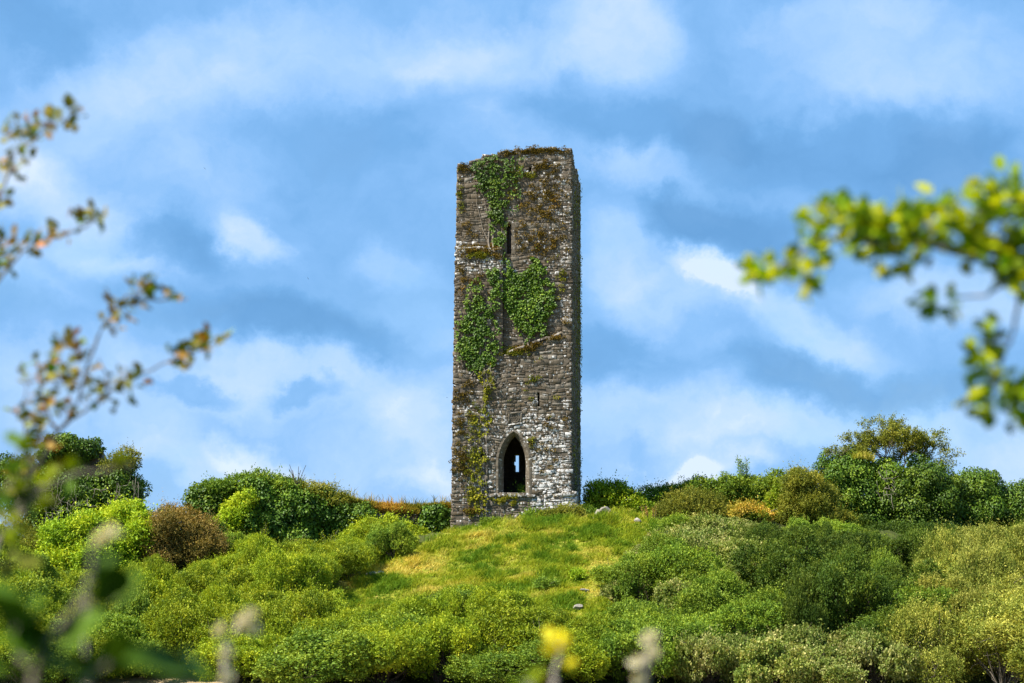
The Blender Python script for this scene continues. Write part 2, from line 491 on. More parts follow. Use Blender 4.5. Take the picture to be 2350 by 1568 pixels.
# ------------------------------------------------------------------ leaves
def leaves(P, A, Nn, Ln, Wd, tint, fold=.18):
    """folded diamond leaves: base, left, tip, right"""
    A = nrm(A); S = nrm(np.cross(A, Nn)); Nn = np.cross(S, A)
    Ln = np.asarray(Ln)[:, None]; Wd = np.asarray(Wd)[:, None]
    b = P; t = P + A * Ln
    mid = P + A * Ln * .45 + Nn * Wd * fold
    l = mid + S * Wd * .5; r = mid - S * Wd * .5
    V = np.stack([b, l, t, r], 1).reshape(-1, 3)
    i = np.arange(len(P))[:, None] * 4
    F = np.concatenate([i + np.array([[0, 2, 1]]), i + np.array([[0, 3, 2]])], 1).reshape(-1, 3)
    return V, F, np.repeat(np.clip(tint, 0, 1), 4)


def crown(rng, C, R, n, leaf=.07, wid=.5, twig=.3, k=7, up=.5, shell=(.72, 1.0), zmin=-9, ivy=False, tipw=.35, spread=.9, cull=.74):
    """leaves on twigs spread through a union of ellipsoids (centres C, radii R)"""
    C = np.asarray(C, float); R = np.asarray(R, float)
    w = (R[:, 0] * R[:, 1] + R[:, 1] * R[:, 2] + R[:, 0] * R[:, 2]); w = w / w.sum()
    m = int(n * 2.2)
    idx = rng.choice(len(C), m, p=w)
    d = nrm(rng.normal(size=(m, 3)))
    s = rng.uniform(*shell, m)[:, None]
    P = C[idx] + R[idx] * d * s
    q = np.full(m, 9.0)
    for j in range(len(C)):
        dj = np.linalg.norm((P - C[j]) / R[j], axis=1); dj[idx == j] = 9; q = np.minimum(q, dj)
    ok = (q > cull) & (P[:, 2] > zmin)
    P, d, idx = P[ok][:n], d[ok][:n], idx[ok][:n]
    out = nrm(d / R[idx])
    n = len(P)
    tw_t = rng.uniform(0, 1, n); lobe_t = rng.normal(0, .11, len(C))[idx]
    clump = fbm(P * 1.3, 17, 2)
    if ivy:
        # overlapping leaves hung on the surface
        P = P + out * rng.uniform(-.05, .08, n)[:, None]
        A = nrm(np.array([[0, 0, -1.0]]) + out * .35 + rng.normal(0, .55, (n, 3)))
        Nn = nrm(out + np.array([[0, 0, .45]]) + rng.normal(0, .38, (n, 3)))
        ln = leaf * rng.uniform(.7, 1.35, n)
        t = .15 + .45 * rng.uniform(0, 1, n) + .7 * (clump - .40) + lobe_t
        return leaves(P, A, Nn, ln, ln * wid * rng.uniform(.8, 1.2, n), t)
    tl = twig * rng.uniform(.5, 1.4, n) * np.where(rng.uniform(size=n) < .06, 3.0, 1.0)
    D = nrm(out + np.array([[0, 0, up]]) + rng.normal(0, .45, (n, 3)))
    f = (np.arange(k) + .5) / k
    PP = (P[:, None] + D[:, None] * (tl[:, None, None] * f[None, :, None])).reshape(-1, 3)
    DD = np.repeat(D, k, 0); OO = np.repeat(out, k, 0); N_ = len(PP)
    per = nrm(np.cross(DD, nrm(rng.normal(size=(N_, 3)))))
    A = nrm(DD * .75 + per * spread)
    Nn = nrm(OO * .35 + np.array([[0, 0, .75]]) + rng.normal(0, .5, (N_, 3)))
    ln = leaf * rng.uniform(.65, 1.3, N_)
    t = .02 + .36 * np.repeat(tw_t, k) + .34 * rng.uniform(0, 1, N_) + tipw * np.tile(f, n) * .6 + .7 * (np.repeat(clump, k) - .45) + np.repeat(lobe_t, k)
    PP = PP + rng.normal(0, leaf * .25, PP.shape)
    return leaves(PP, A, Nn, ln, ln * wid * rng.uniform(.75, 1.2, N_), t)


def stems(rng, base, tips, r0=.05, wob=.12, seg=5, n=5, twigs=0, tl=.4):
    parts = []
    base = np.asarray(base, float)
    for t in np.asarray(tips, float):
        f = np.linspace(0, 1, seg)[:, None]
        P = base + (t - base) * f + rng.normal(0, wob, (seg, 3)) * (f * (1.2 - f)) * 2
        P[:, 2] += np.sin(f[:, 0] * math.pi) * .1 * np.linalg.norm(t - base)
        r = r0 * (1 - .8 * f[:, 0]); parts.append(tube(P, r, n))
        for _ in range(twigs):
            g = rng.uniform(.4, 1); p = base + (t - base) * g
            e = p + nrm(rng.normal(size=3) + np.array([0, 0, .5])) * tl * rng.uniform(.5, 1.3)
            parts.append(tube(np.array([p, (p + e) / 2 + rng.normal(0, .04, 3), e]), [r0 * .35, r0 * .25, r0 * .1], 4))
    return joinm(parts)


def dome(rng, rx, ry, h, n, lr=.42):
    """lobes of an uneven bushy crown standing on z = 0 and reaching about h"""
    C, R = [], []
    for i in range(n):
        a = rng.uniform(0, 2 * math.pi); q = math.sqrt(rng.uniform(0, 1)) * .86
        r = lr * rng.uniform(.5, 1.25)
        z = h * (1 - .45 * q * q) * rng.uniform(.34, .84)
        if i < 2: a = rng.uniform(0, 6.28); q = .25; z = h * .7
        C.append((math.cos(a) * q * rx, math.sin(a) * q * ry, z))
        R.append((r * rx * rng.uniform(.8, 1.2), r * ry * rng.uniform(.8, 1.2), r * h * rng.uniform(.5, .8)))
    C = np.array(C); R = np.array(R)
    R[:, 2] = np.minimum(R[:, 2], np.maximum(C[:, 2] * .95, .12 * h))
    C[:, 2] += h - (C[:, 2] + R[:, 2]).max()
    return C, R


def lumps(rng, C, R, n, f=(.2, .42)):
    """sub-lobes on the upper surface of every ellipsoid so that its outline is uneven"""
    C = np.asarray(C, float); R = np.asarray(R, float); cs, rs = [C], [R]
    for c, r in zip(C, R):
        d = nrm(rng.normal(size=(n, 3))); d[:, 2] = np.abs(d[:, 2]) * 1.0 - .25; d = nrm(d)
        s = rng.uniform(*f, n)[:, None]
        cs.append(c + r * d * (1.0 - s * .05)); rs.append(np.tile(r.min() * .4 + r * .6, (n, 1)) * s)
    return np.concatenate(cs), np.concatenate(rs)


def plant(name, label, cat, base, group=None, rz=0.0):
    return tag(empty(name, base, rz), label, cat, group)


STAT = {'tri': 0}


def shrub_px(name, label, cat, lob, Y, mat, n, dep=None, seed=0, lump=5, leaf=.09, wid=.55, twig=.2, k=7, up=.5, ivy=False, stem=True, group=None,
             bark=None, r0=.06, ntw=1, flower=0, cull=.79, tipw=.35, basepx=None, zmin_off=.05, shell=(.68, 1.0), crownname='foliage'):
    """a plant whose lobes are read off the photo: (px, py, half width, half height [, dY]) at the distance Y where it is rooted"""
    rng = rng_(seed)
    C, R = [], []
    for l in lob:
        px, py, hw, hh = l[:4]; dy = l[4] if len(l) > 4 else 0
        p = at(px, py, Y + dy); s = (Y + dy) / FPX
        rx, rz = hw * s, hh * s
        C.append(p); R.append((rx, (dep if dep else min(rx, 1.6 * rz + .4)), rz))
    C = np.array(C); R = np.array(R)
    bx = C[:, 0].mean() if basepx is None else at(basepx, 1300, Y)[0]
    by = C[:, 1].mean()
    base = np.array([bx, by, float(height(bx, by))])
    if lump: C2, R2 = lumps(rng, C, R, lump + 3)
    else: C2, R2 = C, R
    root = plant(name, label, cat, base, group)
    V, F, t = crown(rng, C2 - base, R2, n, leaf, wid, twig, k, up, shell, zmin_off, ivy, tipw, cull=cull)
    # larger leaves added deep inside, tinted darker, keep the sky from showing through
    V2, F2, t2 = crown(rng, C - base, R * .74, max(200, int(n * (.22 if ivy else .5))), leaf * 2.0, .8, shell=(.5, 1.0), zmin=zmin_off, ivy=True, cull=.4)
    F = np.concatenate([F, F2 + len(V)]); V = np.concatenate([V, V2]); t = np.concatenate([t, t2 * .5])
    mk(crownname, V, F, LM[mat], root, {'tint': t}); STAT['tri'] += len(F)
    if stem:
        tips = (C - base) if len(C) > 3 else np.concatenate([C - base, (C2 - base)[rng.choice(len(C2), min(6, len(C2)), False)]])
        Vs, Fs = stems(rng, (0, 0, -.15), tips, r0, .15, 6, 5, ntw, .6)
        mk('trunk' if cat == 'tree' else 'stems', Vs, Fs, bark or BARK, root, smooth=True)
    if flower:
        Vf, Ff, tf = flowers(rng, C2 - base, R2, flower)
        mk('blossom', Vf, Ff, LM['flower'], root, {'tint': tf})
    return root


def flowers(rng, C, R, n):
    idx = rng.integers(0, len(C), n); d = nrm(rng.normal(size=(n, 3)) + np.array([[-.2, -.5, .9]]))
    P = C[idx] + R[idx] * d * 1.08
    m = 14
    a = rng.uniform(0, 6.28, (n, m)); q = np.sqrt(rng.uniform(0, 1, (n, m))) * .11
    PP = P[:, None] + np.stack([np.cos(a) * q, np.sin(a) * q, rng.uniform(0, .03, (n, m))], -1)
    PP = PP.reshape(-1, 3); A = nrm(np.stack([np.cos(a), np.sin(a), 0 * a], -1).reshape(-1, 3))
    return leaves(PP, A, np.tile([[0, -.3, 1.]], (len(PP), 1)), np.full(len(PP), .055), np.full(len(PP), .05), rng.uniform(0, 1, len(PP)))

# ------------------------------------------------------------------ the tower
TR = math.radians(-5.9)
TO = at(1174, 1225, 98.0); TO[2] -= .25
_c, _s = math.cos(TR), math.sin(TR)


def w2l(p):
    q = np.asarray(p, float) - TO
    return np.stack([q[..., 0] * _c + q[..., 1] * _s, -q[..., 0] * _s + q[..., 1] * _c, q[..., 2]], -1)


def l2w(p):
    p = np.asarray(p, float)
    return np.stack([p[..., 0] * _c - p[..., 1] * _s, p[..., 0] * _s + p[..., 1] * _c, p[..., 2]], -1) + TO


def T(px, py, ly=0.0):
    """photo pixel -> point on the tower plane local y = ly (x, z)"""
    d = ray(px, py)
    n = np.array([-_s, _c, 0.0])          # local y axis in world
    t = (ly + np.dot(TO - CAM, n)) / np.dot(d, n)
    q = w2l(CAM + d * t)
    return np.array([q[0], q[2]])


PR = 0.20                                  # how far the thicker lower wall stands proud of the upper wall
DEP = 6.2                                  # depth of the tower
WT = 1.05                                  # wall thickness
ZB = -1.1
lt, lb = T(1049.5, 382), T(1036, 1222)
rt, rb = T(1312, 346), T(1312, 1165)


def xleft(z): return lb[0] + (np.asarray(z) - lb[1]) / (lt[1] - lb[1]) * (lt[0] - lb[0])


def xright(z): return rb[0] + (np.asarray(z) - rb[1]) / (rt[1] - rb[1]) * (rt[0] - rb[0])


TOPPX = [(1030, 386), (1052, 381), (1078, 380), (1084, 373), (1098, 370), (1112, 362), (1128, 358), (1140, 355), (1143, 348), (1150, 347), (1172, 350), (1190, 344), (1212, 347), (1236, 341), (1258, 346), (1280, 340), (1303, 343),
         (1306, 348), (1330, 351)]
TOPL = np.array([T(*p) for p in TOPPX])


def ztop(x): return np.interp(x, TOPL[:, 0], TOPL[:, 1])


_sx = T(1153.5, 700, -PR)[0]
_z0 = T(1100, 570, -PR)[1]
PROUD = np.array([(-9, ZB - 1), (-9, _z0), (_sx, _z0), (_sx, T(1155, 814, -PR)[1]), tuple(T(1180, 806, -PR)), tuple(T(1240, 783, -PR)), tuple(T(1283, 771, -PR)),
                  tuple(T(1290, 766, -PR)), tuple(T(1290, 737, -PR)), (9, T(1300, 737, -PR)[1]), (9, ZB - 1)])


def arch_outline(px0, px1, pysill, pyspring, pyapex, ly=-PR, n=9):
    x0, zs = T(px0, pyspring, ly); x1, _ = T(px1, pyspring, ly); za = T((px0 + px1) / 2, pyapex, ly)[1]; zb = T(px0, pysill, ly)[1]
    w = (x1 - x0) / 2; h = za - zs; R = (h * h + w * w) / (2 * w)
    pts = [(x0, zb), (x0, (zb + zs) / 2)]
    a_max = math.asin(min(1, h / R))
    for i in range(n + 1):
        a = a_max * i / n; pts.append((x0 + R - R * math.cos(a), zs + R * math.sin(a)))
    rev = [((x0 + x1) - x, z) for x, z in pts[:-1]][::-1]
    return np.array(pts + rev)


ARCH = arch_outline(1153, 1205, 1134, 1062, 1000)      # clear opening


def offset(poly, d):
    """grow an open outline (sill left -> apex -> sill right) outwards by d"""
    t = np.gradient(poly, axis=0); t = nrm(t); n = np.stack([-t[:, 1], t[:, 0]], -1)
    o = poly + n * d
    o[0, 1] = poly[0, 1]; o[-1, 1] = poly[-1, 1]
    return o


def rect(px0, px1, py0, py1, ly=0.0):
    x0, z1 = T(px0, py0, ly); x1, z0 = T(px1, py1, ly)
    return np.array([(x0, z0), (x0, z1), (x1, z1), (x1, z0)])


LANC = arch_outline(1163, 1173.5, 583, 521, 513, 0.0, 5)
SLIT1 = rect(1234.0, 1238.5, 901, 936, -PR)
SLIT2 = rect(1103.5, 1108.5, 1026, 1052, -PR)
HOLE = rect(1214.5, 1220, 384, 395)
PLQ = rect(1167, 1198, 945, 974, -PR)
ARCH_OUT = offset(ARCH, .335)
tower = tag(empty('ruined_tower', TO, TR), 'tall roofless square stone tower with ivy patches and a pointed arch opening', 'tower')


def prism(name, outer, holes, y0, y1, mat, parent, xf=None, attrs=None):
    loops = [outer] + list(holes)
    tri = tessellate_polygon([[Vector((float(a), float(b), 0)) for a, b in lp] for lp in loops])
    P = np.concatenate(loops); n = len(P)
    V = np.concatenate([np.c_[P[:, 0], np.full(n, y0), P[:, 1]], np.c_[P[:, 0], np.full(n, y1), P[:, 1]]])
    F = [list(t) for t in tri] + [[a + n for a in t][::-1] for t in tri]
    o = 0
    for lp in loops:
        m = len(lp)
        for i in range(m):
            j = (i + 1) % m; F.append([o + i, o + j, o + j + n, o + i + n])
        o += m
    if xf is not None: V = xf(V)
    ob = mk(name, V, F, mat, parent)
    import bmesh
    bm = bmesh.new(); bm.from_mesh(ob.data); bmesh.ops.recalc_face_normals(bm, faces=bm.faces); bm.to_mesh(ob.data); bm.free()
    return ob


def build_core():
    zt = TOPL[:, 1]
    # front wall
    xs = np.linspace(xleft(zt[1]) + .07, xright(zt[-1]) - .07, 40)
    rg = rng_(4)
    top = [(x, float(ztop(x)) - .10 + rg.uniform(-.05, .04)) for x in xs]
    outer = np.array([(xleft(ZB) + .07, ZB)] + top + [(xright(ZB) - .07, ZB)])
    prism('front_wall', outer, [ARCH_OUT, LANC, SLIT1, SLIT2, HOLE], 0.0, WT, MORTAR, tower)
    # thicker lower skin
    zs = np.linspace(ZB, _z0 - .08, 3)
    pro = [(xleft(ZB) + .06, ZB), (xleft(_z0) + .06, _z0 - .07), (_sx - .03, _z0 - .07)] + [(float(a) - .0, float(b) - .05) for a, b in PROUD[3:8]]
    pro += [(PROUD[8][0] + .03, PROUD[8][1] - .05), (float(xright(0)) - .06, PROUD[8][1] - .05), (float(xright(0)) - .06, ZB)]
    prism('lower_skin', np.array(pro), [ARCH_OUT, SLIT1, SLIT2], -PR, .0 - .004, MORTAR, tower)
    # right, left and back walls
    zr = float(rt[1]) - .35
    side = np.array([(WT + .003, ZB), (WT + .003, zr), (2.4, zr + .12), (3.6, zr - .2), (5.0, zr + .05), (DEP, zr - .15), (DEP, ZB)])
    def right(V): return np.c_[xright(V[:, 2]) + V[:, 1], V[:, 0], V[:, 2]]
    prism('right_wall', side, [], -WT, -.03, MORTAR, tower, right)
    zl = float(lt[1]) - .3
    side = np.array([(WT + .003, ZB), (WT + .003, zl), (2.6, zl - .3), (4.2, zl + .1), (DEP, zl - .1), (DEP, ZB)])
    def left(V): return np.c_[xleft(V[:, 2]) + V[:, 1], V[:, 0], V[:, 2]]
    prism('left_wall', side, [], 0.03, WT, MORTAR, tower, left)
    # back wall with the bright loop seen through the arch
    yi, yo = DEP - WT, DEP
    a0, b0, a1, b1 = T(1183.0, 1046, yi), T(1183.0, 1046, yo), T(1191.5, 1083, yi), T(1191.5, 1083, yo)
    x0 = min(a0[0], b0[0]) + .02; x1 = max(a1[0], b1[0]) - .02
    zlo, zhi = min(a1[1], b1[1]), max(a0[1], b0[1])
    zm = zlo + (zhi - zlo) * .55
    loop = np.array([(x0, zlo), (x0, zm - .12), (x0 - .07, zm - .12), (x0 - .07, zm + .08), (x0, zm + .08), (x0, zhi), (x1, zhi), (x1, zlo)])
    xl, xr = xleft(0) + WT + .003, xright(0) - WT - .003
    outer = np.array([(xl, ZB), (xl, zl), (0, zr - .3), (xr, zr - .1), (xr, ZB)])
    prism('back_wall', outer, [loop], yi, yo - .004, MORTAR, tower)
    # unseen slab added above the arch to keep the interior dark
    zv = float(ARCH[:, 1].max()) + 1.2
    b = np.array([(xl, zv), (xl, zv + .5), (xr, zv + .5), (xr, zv)])
    prism('shading_slab', b, [], WT + .003, yi - .003, MORTAR, tower)
    # rubble floor behind the sill
    zf = float(ARCH[0, 1]) - .35
    prism('rubble_floor', np.array([(xl, ZB), (xl, zf), (-.2, zf + .16), (xr, zf - .05), (xr, ZB)]), [], WT + .01, yi - .004, MORTAR, tower)


build_core()


def stone_geo(rng, u0, u1, z0, z1, dep, proj, back, fmap, jit=.02, ch=.016):
    ch = min(ch, (u1 - u0) * .2, (z1 - z0) * .22)
    c = np.array([(u0, z0), (u1, z0), (u1, z1), (u0, z1)]) + rng.uniform(-jit, jit, (4, 2))
    m = c.mean(0)
    inn = c + np.sign(m - c) * ch * rng.uniform(.6, 1.5, (4, 1))
    tilt = rng.uniform(-.012, .012, 4)
    P = np.concatenate([np.c_[inn, dep + proj + tilt], np.c_[c, dep + proj - ch * .9 + tilt], np.c_[c, np.full(4, dep - back)]])
    P[:, 1] += .045 * np.sin(P[:, 0] * 1.9 + P[:, 1] * .9) + .03 * np.sin(P[:, 0] * 4.3 - P[:, 1] * 1.7 + 2) + .012 * np.sin(P[:, 0] * 9.1 + P[:, 1] * 5)
    V = fmap(P)
    F = [[0, 1, 2, 3]]
    for i in range(4):
        j = (i + 1) % 4
        F.append([4 + i, 4 + j, j, i]); F.append([8 + i, 8 + j, 4 + j, 4 + i])
    return V, np.array(F)


def wall_stones(rng, fmap, cls, ulo, uhi, zlo, zhi, hfun, wfun, proj=(.004, .034), gap=.008, back=.1):
    """courses of irregular stones; cls(u, z) gives the depth of the wall there or nan"""
    out = []; z = zlo; us = np.arange(ulo, uhi, .02)
    while z < zhi:
        h = hfun(rng, z); zc = z + h / 2
        d = cls(us, np.full(len(us), zc))
        i = 0
        while i < len(us):
            if np.isnan(d[i]): i += 1; continue
            j = i
            while j + 1 < len(us) and d[j + 1] == d[i]: j += 1
            a, b = us[i] - .008, us[j] + .012; dep = d[i]; u = a
            while b - u > .05:
                w = wfun(rng, z, h)
                if b - u - w < .12: w = b - u
                if w > .8: w = w / 2
                hh = h
                # some tall stones are replaced by two thin ones
                if h > .13 and rng.uniform() < .38:
                    s = rng.uniform(.38, .62)
                    pieces = [(z, z + h * s), (z + h * s, z + h)]
                else: pieces = [(z, z + h)]
                for (p0, p1) in pieces:
                    pj = rng.uniform(*proj)
                    if rng.uniform() < .05: pj = -.005
                    V, F = stone_geo(rng, u + gap / 2, u + w - gap / 2, p0 + gap / 2, p1 - gap / 2, dep, pj, back, fmap, jit=min(.026, .16 * (p1 - p0)))
                    out.append((V, F, w * (p1 - p0), (u + w / 2, (p0 + p1) / 2)))
                u += w
            i = j + 1
        z += h
    return out


def cls_front(u, z):
    d = np.where(inside(u, z, PROUD), PR, 0.0)
    bad = (u < xleft(z) + .04 * np.sin(z * 13.7) + .03 * np.sin(z * 5.3)) | (u > xright(z) + .035 * np.sin(z * 11.9 + 1) + .03 * np.sin(z * 4.1)) | (z > ztop(u))
    for hole in (ARCH_OUT, LANC, SLIT1, SLIT2, HOLE, PLQ): bad |= inside(u, z, hole)
    return np.where(bad, np.nan, d)


def hf(rng, z):
    if rng.uniform() < .13: return rng.uniform(.24, .36)
    if z < 3.2: return rng.uniform(.10, .30)
    return rng.uniform(.075, .22)


def wf(rng, z, h): return float(np.clip(h * rng.lognormal(.46, .50), .11, .70))


def lichen_at(px, py):
    """how much pale lichen the photo shows on each stretch of the front"""
    px = px + 26 * math.sin(py / 17 + px / 31) + 14 * math.sin(py / 7.3 - px / 9); py = py + 26 * math.sin(px / 19 - py / 37) + 12 * math.sin(px / 6.7 + py / 11)
    l = np.full(np.shape(px), .22)
    l = np.where((py > 985) & (px > 1208), .82, l)
    l = np.where((py > 985) & (px <= 1208), .54, l)
    l = np.where((py > 940) & (py <= 985), .62, l)
    l = np.where((py > 830) & (py <= 940), .36, l)
    l = np.where((py > 1150) & (px < 1230), .40, l)
    l = np.where((py < 620) & (px > 1195), .46, l)
    l = np.where((py < 560) & (px <= 1160), .14, l)
    l = np.where((px > 1292) & (py > 380) & (py < 790), .60, l)
    l = np.where((py > 570) & (py < 620) & (px < 1155), .70, l)
    return l


def add_stones(out, parent, seed, keep=0, lich=None, name='rubble_stonework', objname='stone', mat=None):
    rg = rng_(seed); mat = mat or STONE
    order = sorted(range(len(out)), key=lambda i: -out[i][2])
    single = set(order[:keep]); Vs, Fs, To, Li, o = [], [], [], [], 0
    for i, (V, F, a, (u, z)) in enumerate(out):
        tone = float(np.clip(rg.beta(3.6, 3.4) + (.12 if a > .06 else 0), 0, 1))
        w = l2w(V.mean(0)) if lich is None else None
        if lich is None: px, py = topx(w); li = float(lichen_at(px, py))
        else: li = lich
        li = float(np.clip(li * .94 + rg.normal(0, .06), 0, 1.0))
        if i in single:
            mk(objname, V, F, mat, parent, {'tone': np.full(12, tone), 'lichen': np.full(12, li)})
        else:
            Vs.append(V); Fs.append(F + o); o += 12; To.append(np.full(12, tone)); Li.append(np.full(12, li))
    if Vs:
        ob = mk(name, np.concatenate(Vs), np.concatenate(Fs), mat, parent, {'tone': np.concatenate(To), 'lichen': np.concatenate(Li)})
        ob['kind'] = 'stuff'


def build_stonework():
    front = lambda P: np.c_[P[:, 0], -P[:, 2], P[:, 1]]
    st = wall_stones(rng_(21), front, cls_front, float(xleft(ZB)) - .1, float(xright(0)) + .1, ZB + .1, float(TOPL[:, 1].max()), hf, wf)
    add_stones(st, tower, 22, keep=300)
    # right face
    zr = float(rt[1]) - .25; zq = PROUD[8][1]
    def cr(u, z):
        bad = (u < np.where(z < zq, -PR, 0.0)) | (u > DEP) | (z > zr + .25 * np.sin(u * 2.1) - .04 * u)
        return np.where(bad, np.nan, 0.0)
    st = wall_stones(rng_(23), lambda P: np.c_[xright(P[:, 1]) + P[:, 2], P[:, 0], P[:, 1]], cr, -.4, DEP + .1, ZB + .1, zr + .3, hf, wf)
    # left and back faces, coarser
    zl = float(lt[1]) - .2
    hc = lambda r, z: r.uniform(.16, .30)
    def cl(u, z): return np.where((u < np.where(z < _z0, -PR, 0.0)) | (u > DEP) | (z > zl), np.nan, 0.0)
    st += wall_stones(rng_(24), lambda P: np.c_[xleft(P[:, 1]) - P[:, 2], P[:, 0], P[:, 1]], cl, -.4, DEP + .1, ZB + .1, zl, hc, wf)
    add_stones(st, tower, 25, lich=.30, name='side_stonework')
    # stone-built back face (keeps the loop clear)
    hx0, hx1 = T(1172, 1040, DEP)[0], T(1203, 1040, DEP)[0]; hz0, hz1 = T(1187, 1092, DEP)[1], T(1187, 1036, DEP)[1]
    def cb(u, z):
        bad = (u < xleft(z)) | (u > xright(z)) | (z > zr - .2) | ((u > hx0) & (u < hx1) & (z > hz0) & (z < hz1))
        return np.where(bad, np.nan, 0.0)
    sb = wall_stones(rng_(26), lambda P: np.c_[P[:, 0], DEP + P[:, 2], P[:, 1]], cb, -3.4, 3.4, ZB + .1, zr, hc, wf)
    add_stones(sb, tower, 27, lich=.3, name='rear_stonework')


build_stonework()


def build_arch():
    """dressed stones round the arch: flat face, hollow splay, soffit"""
    rg = rng_(31)
    # resample outline to even steps
    def resample(poly, n):
        s = np.r_[0, np.cumsum(np.linalg.norm(np.diff(poly, axis=0), axis=1))]
        t = np.linspace(0, s[-1], n); return np.c_[np.interp(t, s, poly[:, 0]), np.interp(t, s, poly[:, 1])]
    N = 68
    inn = resample(ARCH, N + 1)
    sec = [(.33, .015), (.215, .03), (.19, .02), (.10, -.10), (.075, -.12), (0.0, -.30), (0.0, -.62), (.10, -1.2), (.33, -1.28), (.33, -.05)]
    rings = [np.c_[offset(inn, o), np.full(N + 1, PR + d)] for o, d in sec]
    cuts = [0, 8, 15, 20, 25, 29, 34, 39, 43, 48, 53, 60, 68]
    for a, b in zip(cuts[:-1], cuts[1:]):
        P = []
        for r in rings:
            q = r[a:b + 1].copy()
            d0 = q[1] - q[0]; d1 = q[-2] - q[-1]
            q[0] += nrm(d0) * .007; q[-1] += nrm(d1) * .007
            P.append(q)
        P = np.array(P); m, k = P.shape[:2]
        P[..., 2] += rg.uniform(-.008, .008)
        V = np.stack([P[..., 0], -P[..., 2], P[..., 1]], -1).reshape(-1, 3)
        F = [[(i % m) * k + j, ((i + 1) % m) * k + j, ((i + 1) % m) * k + j + 1, (i % m) * k + j + 1] for i in range(m) for j in range(k - 1)]
        F += [[i * k for i in range(m)][::-1], [i * k + k - 1 for i in range(m)]]
        mk('arch_stone', V, F, DRESSED, tower)
    # sill stones
    x = float(ARCH[0, 0]) - .62; zs = float(ARCH[0, 1])
    front = lambda P: np.c_[P[:, 0], -P[:, 2], P[:, 1]]
    for w in (.38, .62, .34, .52, .40):
        V, F = stone_geo(rg, x, x + w - .02, zs - .17, zs - .005 + rg.uniform(-.03, .0), PR, rg.uniform(.06, .11), .7, front, .012, .025)
        mk('sill_stone', V, F, STONE, tower, {'tone': np.full(12, rg.uniform(.5, .9)), 'lichen': np.full(12, .6)}); x += w
    # lancet surround
    inn = resample(LANC, 25); sec = [(.21, .022), (.03, .03), (.0, .0), (.0, -.3), (.21, -.3)]
    for a, b in ((0, 5), (5, 10), (10, 14), (14, 19), (19, 24)):
        P = np.array([np.c_[offset(inn, o), np.full(25, d)][a:b + 1] for o, d in sec]); m, k = P.shape[:2]
        V = np.stack([P[..., 0], -P[..., 2], P[..., 1]], -1).reshape(-1, 3)
        F = [[(i % m) * k + j, ((i + 1) % m) * k + j, ((i + 1) % m) * k + j + 1, (i % m) * k + j + 1] for i in range(m) for j in range(k - 1)]
        F += [[i * k for i in range(m)][::-1], [i * k + k - 1 for i in range(m)]]
        mk('lancet_stone', V, F, DRESSED, tower)
    # carved square panel over the arch
    x0, z0 = PLQ[0]; x1, z1 = PLQ[2]; cx, cz = (x0 + x1) / 2, (z0 + z1) / 2; w = (x1 - x0) / 2
    pan = prism('carved_plaque', np.array([(x0, z0), (x0, z1), (x1, z1), (x1, z0)]), [], -PR - .005, -PR + .1, DRESSED, tower)
    for (a, b, c, d) in ((x0, x1, z0, z0 + .07), (x0, x1, z1 - .06, z1), (x0, x0 + .06, z0 + .072, z1 - .062), (x1 - .06, x1, z0 + .072, z1 - .062)):
        V, F = stone_geo(rg, a, b, c, d, PR, .06, .05, front, .004, .012)
        mk('plaque_frame', V, F, STONE, pan, {'tone': np.full(12, .8), 'lichen': np.full(12, .75 if c == z0 else .3)})
    th = np.linspace(0, 2 * math.pi, 25)
    V, F = tube(np.c_[cx + np.cos(th) * w * .62, np.full(25, -PR - .012), cz + np.sin(th) * w * .62], .022, 6)
    mk('carved_ring', V, F, DRESSED, pan, smooth=True)
    parts = []
    for q in range(4):
        a = q * math.pi / 2 + .78
        tt = np.linspace(0, 1, 9)
        parts.append(tube(np.c_[cx + np.cos(a + tt * 2.2) * w * .45 * np.sin(tt * math.pi), np.full(9, -PR - .008), cz + np.sin(a + tt * 2.2) * w * .45 * np.sin(tt * math.pi)], .014, 5))
    V, F = joinm(parts); mk('carved_knot', V, F, DRESSED, pan, smooth=True)
    # weathering ledge of the old roof line, the ledge on the left and the corner remnant
    prev = None
    led = [T(1166, 812, -PR), T(1182, 805, -PR), T(1205, 797, -PR), T(1222, 789, -PR), T(1240, 783, -PR), T(1256, 778, -PR), T(1270, 774, -PR), T(1287, 767, -PR)]
    for i, (a, b) in enumerate(zip(led[:-1], led[1:])):
        tck = rg.uniform(.035, .07)
        if i in (2, 5): continue
        a = a + rg.uniform(-.03, .03, 2); b = b + rg.uniform(-.03, .03, 2)
        c = np.array([a, b, b + [0, tck], a + [0, tck]]); lo = -.02; hi = PR + rg.uniform(.05, .09)
        V = np.concatenate([np.c_[c[:, 0], np.full(4, -hi), c[:, 1]], np.c_[c[:, 0], np.full(4, .02), c[:, 1] + .12]])
        V[[1, 2, 5, 6], 0] -= .008
        F = [[0, 1, 2, 3], [4, 7, 6, 5], [0, 4, 5, 1], [1, 5, 6, 2], [2, 6, 7, 3], [3, 7, 4, 0]]
        mk('ledge_stone', V, F, STONE, tower, {'tone': np.full(8, rg.uniform(.4, .8)), 'lichen': np.full(8, .45)})
    x = float(xleft(_z0)) - .03
    while x < _sx - .1:
        w = min(rg.uniform(.25, .5), _sx + .02 - x)
        V, F = stone_geo(rg, x, x + w - .012, _z0 - .08, _z0 + rg.uniform(.05, .1), PR, rg.uniform(.0, .06), PR + .05, front, .012, .02)
        mk('ledge_stone', V, F, STONE, tower, {'tone': np.full(12, rg.uniform(.5, 1)), 'lichen': np.full(12, .7)}); x += w
